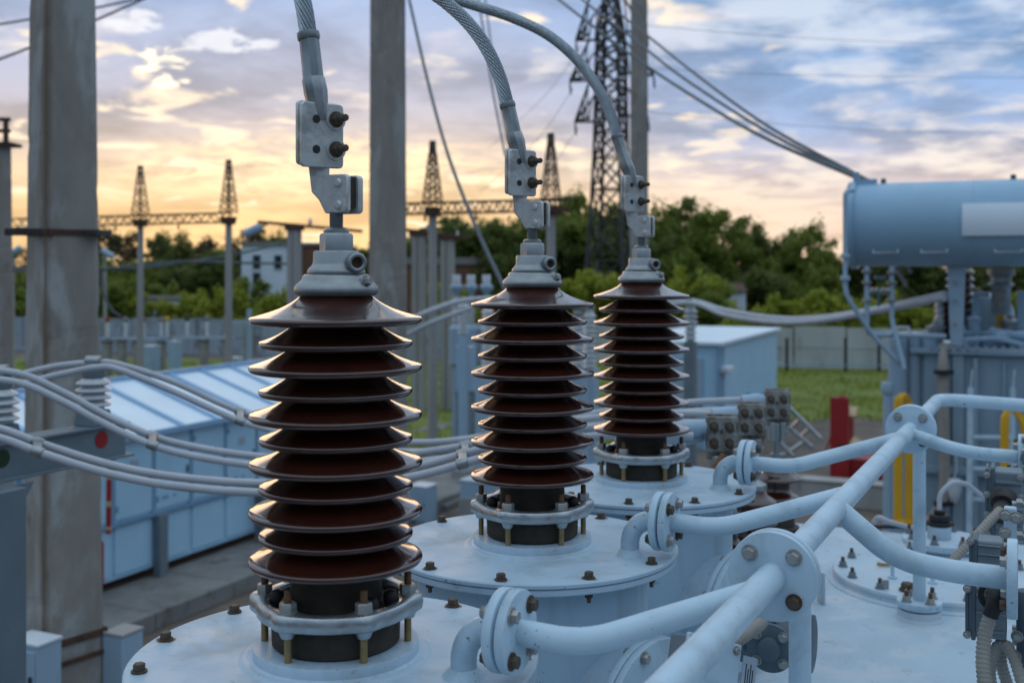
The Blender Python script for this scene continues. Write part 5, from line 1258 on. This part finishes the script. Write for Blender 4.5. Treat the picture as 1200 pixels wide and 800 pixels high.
# fittings crowded on the second tank's lid
for x, y, r_, h_, mt in ((1096, 405, .10, .30, 'galv'), (1128, 404, .13, .22, 'tank'), (1142, 404, .07, .40, 'bluegear'), (1163, 402, .16, .18, 'tank'), (1184, 402, .11, .34, 'galv'), (1198, 400, .14, .26, 'bluegear')):
    q = W(x, y + 8, TY - .1)
    part('lid_fitting', MB().at(Matrix.Translation(q)).lathe([(r_ * 1.3, 0), (r_ * 1.3, .03), (r_, .04), (r_, h_), (r_ * 1.25, h_ + .01), (r_ * 1.25, h_ + .05), (r_ * .4, h_ + .07), (r_ * .3, h_ + .12)], 20), M[mt], t2, ang=45)
for k in range(11):
    q = W(1092 + k * 10.5, 409, TY - .42 - k * .055); link('bolt', FB, t2, Matrix.Translation(q + UP * .0) @ Matrix.Scale(2.2, 4))
part('lid_pipe', MB().tube(bend_path([W(1130, 408, TY - .5), W(1130, 398, TY - .5), W(1168, 396, TY - .6), W(1200, 404, TY - .7)], .1), .035, 10), M['bluegear'], t2, ang=60)
for v in (.3, .95, 1.3, 1.95, 2.2): part('stiffener', MB().at(T3(Vector((ta.x, ta.y, 0)))).box((-.03, v, tz * .5 + .5), (.06, .03, tz - 1.2)), M['tank'], t2)
part('waist_rail', MB().at(T3(Vector((ta.x, ta.y, 0)))).box((-.05, 3.4, 3.4), (.10, 6.9, .10)), M['tank'], t2, bev=.01)
# ladder on the tank wall
ld = thing('ladder', 'pale blue ladder with two rails standing against the second transformer', 'ladder', W(1160, 640, TY - 1.0), world=True)
for x in (1137.5, 1187): part('rail', MB().tube([W(x, 454, TY - 1), W(x - 2, 655, TY - 1.1)], .038, 14).tube([W(x + 2, 433, TY - 1), W(x, 455, TY - 1)], .012, 8), M['pipe'], ld, ang=60)
for y in (512, 549, 585, 621): part('rung', MB().tube([W(1137, y, TY - 1.02), W(1186, y + 1, TY - 1.02)], .030, 12), M['pipe'], ld, ang=60)
# yellow hoops
def hoop(xc, w, y0, y1, Y, label, x2=None):
    rt = thing('yellow_hoop', label, 'hoop', W(xc, y1, Y), world=True)
    h = w / 2; a = R(0); pts = []
    l_ = W(xc - h, y1, Y); r_ = W(xc + h + (x2 or 0), y1, Y + .25)
    top = W(xc, y0 + 8, Y); 
    path = [l_, W(xc - h, y0 + 22, Y), W(xc - h * .5, y0 + 8, Y + .04), W(xc + (x2 or 0) * .2, y0 + 4, Y + .1), W(xc + h * .55 + (x2 or 0) * .5, y0 + 12, Y + .16), W(xc + h + (x2 or 0) * .9, y0 + 30, Y + .2), r_]
    P = smooth_path(path, 6)
    mb = MB(); vs = []; fs = []; n = len(P); wd = U * .10 + V * .066; th = .014
    for j, p in enumerate(P):
        tg = (P[min(j + 1, n - 1)] - P[max(j - 1, 0)]).normalized(); nr = tg.cross(wd.normalized()) * th
        vs += [p - wd / 2 - nr, p + wd / 2 - nr, p + wd / 2 + nr, p - wd / 2 + nr]
    for j in range(n - 1):
        for i in range(4): k = (i + 1) % 4; fs.append((j * 4 + i, j * 4 + k, j * 4 + 4 + k, j * 4 + 4 + i))
    fs += [(0, 1, 2, 3), (4 * n - 1, 4 * n - 2, 4 * n - 3, 4 * n - 4)]
    part('bent_bar', mb.add(vs, fs), M['yellow'], rt, ang=50)
    for q in (l_, r_): part('foot', MB().box(tuple(q), (.12, .12, .05)), M['yellow'], rt)
hoop(1059, 13, 457, 612, 12.6, 'yellow bent steel hoop behind the farther round pipe flange')
hoop(1184, 13, 474, 560, 12.2, 'yellow bent steel hoop at the right edge behind the ladder', 12)
single('yellow_pipe', MB().tube([W(1172.5, 350, TY), W(1172.5, 384, TY)], .055, 16), M['yellow'], 'short upright yellow pipe under the conservator barrel valve', 'pipe')
uvslab('transformer_plinth', W(1075, 640, TY - 1) * 1 - UP * W(1075, 640, TY - 1).z - U * .4 + V * 3.4, 5.0, 8.4, .85, M['concrete2'], 1)
for P_ in ((2.2, -.9, .1),): pass
uvslab('oil_pit', UVP(-.6, -.45, 0), 7.4, 5.0, .40, M['concrete2'], 1)

# ---- far buildings
def building(name, x0, x1, yt, Y, depth, label, wall, roofm, cat='building', hz=None, wins=(), roofh=.25, pitch=0):
    a = W(x0, yt, Y); b = W(x1, yt, Y); w = b.x - a.x; h = a.z
    rt = thing(name, label, cat, ((a.x + b.x) / 2, Y, 0), world=True)
    wl = part('wall', MB().box(((a.x + b.x) / 2, Y + depth / 2, h / 2), (w, depth, h)), M[wall], rt)
    if pitch:
        part('roof', MB().at(frame(((a.x + b.x) / 2 - w * .54, Y + depth / 2, h), (1, 0, 0), (0, 1, 0))).prism([(-depth * .6, 0), (depth * .6, 0), (0, pitch)], 0, w * 1.08), M[roofm], rt, smooth=False)
    else: part('roof', MB().box(((a.x + b.x) / 2, Y + depth / 2, h + roofh / 2), (w + .4, depth + .4, roofh)), M[roofm], rt)
    for x, y, ww, hh in wins:
        c = W(x, y, Y); wn = part('window', MB().box((c.x, Y - .02, c.z), (ww, .10, hh)), M['white'], rt); part('pane', MB().box((c.x, Y - .06, c.z), (ww * .8, .06, hh * .86)), M['glass'], wn)
building('house', 283, 334, 287, 84, 6, 'white two-storey house with dark windows behind the left bushes', 'housewall', 'roofgrey', wins=((301, 307, .7, 1.2), (326, 307, .7, 1.2), (301, 326, .7, 1.0)))
building('outbuilding', 352, 388, 288, 88, 5, 'brown low building with dark roof right of the white house', 'brick', 'roofgrey')
building('outbuilding', 170, 215, 351, 86, 4, 'low white building half hidden by bushes at the left', 'housewall', 'roofgrey')
building('outbuilding', 222, 232, 353, 87, 2, 'tiny white hut right of the low white building', 'housewall', 'roofgrey')
building('warehouse', 452, 590, 310, 92, 8, 'long brown brick building with grey roof between the bushings', 'brick', 'roofgrey', roofh=.6)
building('warehouse', 590, 655, 306, 96, 8, 'taller brick block behind the middle bushing', 'brick', 'brick')
building('hut', 836, 874, 341, 76, 3, 'small pale hut with brown roof among the bushes behind the cabin', 'housewall', 'rustband', pitch=.55, cat='hut')

# ---- trees and bushes
def crown_mesh(name, seed, kind, n_cl, per, leaf, mats, sparse=0.0, shape='round'):
    rnd = random.Random(seed); mb = MB(); lobes = []
    for k in range(11 if shape != 'bush' else 9):
        a = rnd.random() * 6.28; rr = rnd.uniform(.05, .34)
        if shape == 'round': lobes.append((Vector((rr * math.cos(a), rr * math.sin(a), rnd.uniform(.30, .84))), rnd.uniform(.10, .22)))
        elif shape == 'bush': lobes.append((Vector((1.35 * rr * math.cos(a), 1.35 * rr * math.sin(a), rnd.uniform(.16, .74))), rnd.uniform(.12, .26)))
        else: lobes.append((Vector((.8 * rr * math.cos(a), .8 * rr * math.sin(a), rnd.uniform(.40, .90))), rnd.uniform(.07, .15)))
    lobes.append((Vector((0, 0, .50)), .24))
    for c in range(n_cl):
        lc, lr = rnd.choice(lobes); d_ = Vector((rnd.gauss(0, 1), rnd.gauss(0, 1), rnd.gauss(.25, 1))).normalized()
        ctr = lc + d_ * lr * rnd.uniform(.5, 1.08); ctr.z = min(ctr.z, .97)
        cr_ = rnd.uniform(.035, .095)
        up_ = rnd.uniform(.6, 1.7)
        for k in range(per):
            q = Vector((rnd.gauss(0, 1), rnd.gauss(0, 1), rnd.gauss(0, .9))).normalized() * cr_ * rnd.random() ** .45
            q.z *= up_
            pos = ctr + q
            if pos.z < .02: continue
            s_ = leaf * rnd.uniform(.5, 1.4)
            nrm = (q.normalized() + Vector((rnd.uniform(-1, 1), rnd.uniform(-1, 1), rnd.uniform(-.3, 1.2)))).normalized()
            a = nrm.orthogonal().normalized(); ang = rnd.random() * 6.28; a = a * math.cos(ang) + nrm.cross(a) * math.sin(ang); b = nrm.cross(a)
            mb.add([pos - a * s_, pos + b * s_ * .55, pos + a * s_, pos - b * s_ * .55], [(0, 1, 2, 3)])
    return mb.mesh(name, mats, smooth=False, recalc=False)
def trunk_mesh(name, seed, h=.8, r=.022, nl=7):
    rnd = random.Random(seed); mb = MB()
    pts = [Vector((rnd.uniform(-.02, .02) * k, rnd.uniform(-.02, .02) * k, h * k / 5)) for k in range(6)]
    mb.tube(pts, [r * (1 - .14 * k) for k in range(6)], 8)
    for k in range(nl):
        j = rnd.randint(2, 4); s = pts[j]; a = rnd.random() * 6.28; L = rnd.uniform(.2, .36)
        e = s + Vector((math.cos(a) * L, math.sin(a) * L, L * rnd.uniform(.4, .9)))
        mb.tube([s, s.lerp(e, .5) + Vector((0, 0, .03)), e], [r * .45, r * .3, r * .12], 6)
    return mb.mesh(name, M['bark'])
CR = {}
for k in range(4):
    CR['dark', k] = crown_mesh('crown', 11 + k, 0, 210, 75, .018, M['leafdark'])
    CR['mid', k] = crown_mesh('crown', 31 + k, 0, 210, 75, .018, M['leafmid'])
    CR['bright', k] = crown_mesh('crown', 51 + k, 0, 190, 60, .026, M['leafbright'], shape='bush')
    CR['sparse', k] = crown_mesh('crown', 71 + k, 0, 60, 40, .019, M['leafbrown'], shape='tall')
    CR['dbush', k] = crown_mesh('crown', 91 + k, 0, 190, 60, .026, M['leafmid'], shape='bush')
    CR['trunk', k] = trunk_mesh('trunk', 5 + k)
    CR['stem', k] = trunk_mesh('stem', 8 + k, .5, .018, 9)
rt_ = random.Random(4)
def plant(kind, x, ytop, Y, label, wide=1.0, group=None):
    o = Vector(((x - CX) / F * Y, Y, 0)); h = ZC - (ytop - YH) / F * Y
    bush = kind in ('bright', 'dbush')
    rt = thing('bush' if bush else 'tree', label, 'bush' if bush else 'tree', o, group)
    k = rt_.randint(0, 3); rt.rotation_euler = (0, 0, rt_.random() * 6.28)
    rt.scale = (h * wide, h * wide, h * .98)
    link('crown', CR[kind, k], rt); link('stem' if bush else 'trunk', CR['stem' if bush else 'trunk', k], rt)
G1 = 'trees of the wood at the right'; G2 = 'bushes in front of the wood'; G3 = 'trees behind the left fence'; G4 = 'bushes behind the left fence'
WL = 'dark green tree of the dense wood at the right'
for kind, x, y, Y, w, lab in [
    ('dark', 548, 232, 96, 1.0, 'dark tree rising over the rusty lattice beam left of the middle bushing'),
    ('mid', 585, 252, 100, 1.0, 'tree just left of the middle bushing clamp'),
    ('dark', 620, 250, 92, 1.0, 'tree right behind the middle bushing clamp'),
    ('mid', 660, 240, 96, 1.0, 'tree in the gap left of the pylon legs'),
    ('mid', 690, 222, 100, 1.0, 'tall tree behind the left legs of the pylon'),
    ('mid', 722, 230, 92, .9, 'tree behind the right legs of the pylon'),
    ('dark', 772, 226, 92, 1.05, 'tall tree just right of the brownish post'),
    ('mid', 806, 236, 88, 1.0, 'tree above the blue cabin, second right of the brownish post'),
    ('dark', 836, 250, 92, 1.0, 'dark tree with the steep right slope of the wood'),
    ('mid', 866, 276, 90, 1.0, 'tree in the dip of the wood skyline'),
    ('dark', 904, 262, 95, .8, 'rounded tree left of the conservator, nearer the dip'),
    ('mid', 932, 256, 92, .8, 'rounded tree nearest left of the conservator'),
    ('mid', 966, 292, 88, .8, 'small tree touching the conservator end in the photo'),
    ('dark', 1010, 292, 90, 1.1, 'dark tree behind the conservator end pipes'),
    ('dark', 1050, 284, 88, 1.15, 'dark tree under the conservator left of the bracket'),
    ('dark', 1100, 284, 90, 1.15, 'dark tree under the conservator by the brown bushings'),
    ('dark', 1155, 282, 88, 1.15, 'dark tree under the conservator by the barrel valve'),
    ('dark', 1205, 282, 90, 1.15, 'dark tree at the right edge under the conservator'),
    ('dark', 750, 262, 84, 1.0, 'lower dark tree in front of the wood behind the brownish post'),
    ('mid', 820, 290, 80, 1.0, 'lower dark tree in front of the wood above the small hut'),
    ('dark', 885, 300, 80, 1.1, 'lower dark tree right of the small hut'),
    ('mid', 945, 312, 80, 1.1, 'lower dark tree left of the conservator vent pipe')]:
    plant(kind, x, y, Y, lab, w * .98, G1)
for kind, x, y, Y, w, lab in [
    ('bright', 655, 322, 74, .9, 'bright bush right of the middle bushing cap'), ('bright', 700, 318, 76, .9, 'bright bush between the pylon feet'),
    ('bright', 735, 322, 72, .9, 'bright bush left of the farthest bushing cap'), ('bright', 790, 314, 74, .9, 'bright bush right of the farthest bushing cap'),
    ('dbush', 830, 336, 72, 1.0, 'green bush left of the small hut'), ('bright', 865, 358, 69, 1.1, 'low bright bush in front of the small hut'),
    ('bright', 905, 350, 69, 1.1, 'bright bush over the grey fence right of the cabin'), ('bright', 945, 344, 70, 1.0, 'yellowish bush over the middle of the grey fence'),
    ('bright', 985, 346, 69, 1.0, 'bright bush behind the conservator vent pipe'), ('bright', 1025, 344, 70, 1.0, 'bright bush between the conservator drain pipes'),
    ('bright', 1070, 346, 69, 1.0, 'bright bush left of the conservator bracket'), ('bright', 1150, 350, 69, 1.0, 'bright bush right of the conservator bracket'), ('bright', 1195, 350, 69, 1.0, 'bright bush at the right edge below the conservator'),
    ('bright', 520, 336, 80, .9, 'bright bush in front of the long brick building'), ('bright', 600, 345, 78, .9, 'bright bush hidden mostly by the middle bushing top shed')]:
    plant(kind, x, y - 12, Y, lab, w * 1.0, G2)
for kind, x, y, Y, w, lab in [
    ('sparse', 22, 286, 120, 1.0, 'thin tree between the two left-hand posts'), ('sparse', 124, 258, 118, 1.0, 'thin see-through tree just right of the big stained post'), ('sparse', 150, 262, 122, .9, 'thin tree left of the second lattice mast'),
    ('dark', 196, 266, 116, .75, 'dark pointed tree between the two left lattice masts'), ('sparse', 182, 264, 124, .9, 'thin tree touching the left lattice mast'), ('sparse', 226, 270, 120, 1.0, 'thin tree in the middle under the left lattice beam'),
    ('sparse', 250, 262, 122, 1.0, 'thin tree left of the right lattice mast under the beam'), ('sparse', 288, 262, 118, 1.0, 'thin tree above the white house'), ('dark', 318, 270, 118, 1.0, 'dark tree behind the white house roof'),
    ('dark', 258, 288, 100, 1.0, 'dark green tree left of the white house'), ('mid', 140, 300, 96, 1.2, 'green tree right of the big stained post'), ('dark', 216, 300, 98, 1.2, 'dark green tree between the left masts above the low white building'),
    ('mid', 95, 298, 94, 1.2, 'green tree mostly behind the big stained post'), ('mid', 20, 312, 92, 1.2, 'green tree between the left posts'),
    ('dark', 380, 290, 104, 1.0, 'dark tree right behind the nearest bushing nut'), ('dark', 420, 282, 104, 1.0, 'dark tree just left of the grey concrete post'), ('dark', 492, 262, 104, 1.0, 'dark tree just right of the grey concrete post')]:
    plant(kind, x, y, Y, lab, w, G3)
for kind, x, y, Y, w, lab in [
    ('dbush', 130, 326, 84, 1.0, 'green bush at the right side of the big stained post'), ('bright', 152, 346, 83, 1.0, 'bright bush left of the low white building'), ('dbush', 180, 322, 90, 1.0, 'dark bush behind the low white building'),
    ('bright', 205, 355, 84, .9, 'low bright bush in front of the low white building'), ('bright', 240, 342, 83, 1.0, 'bright bush right of the low white building'), ('bright', 285, 334, 80, 1.0, 'bright bush below the white house'),
    ('bright', 318, 336, 80, 1.0, 'bright bush below the white house, right side'), ('dbush', 310, 324, 83, .9, 'dark bush against the white house wall'), ('bright', 370, 340, 80, 1.0, 'bright bush behind the nearest bushing top shed'),
    ('dbush', 30, 340, 84, 1.1, 'green bush between the posts at the far left')]:
    plant(kind, x, y - 8, Y, lab, w, G4)
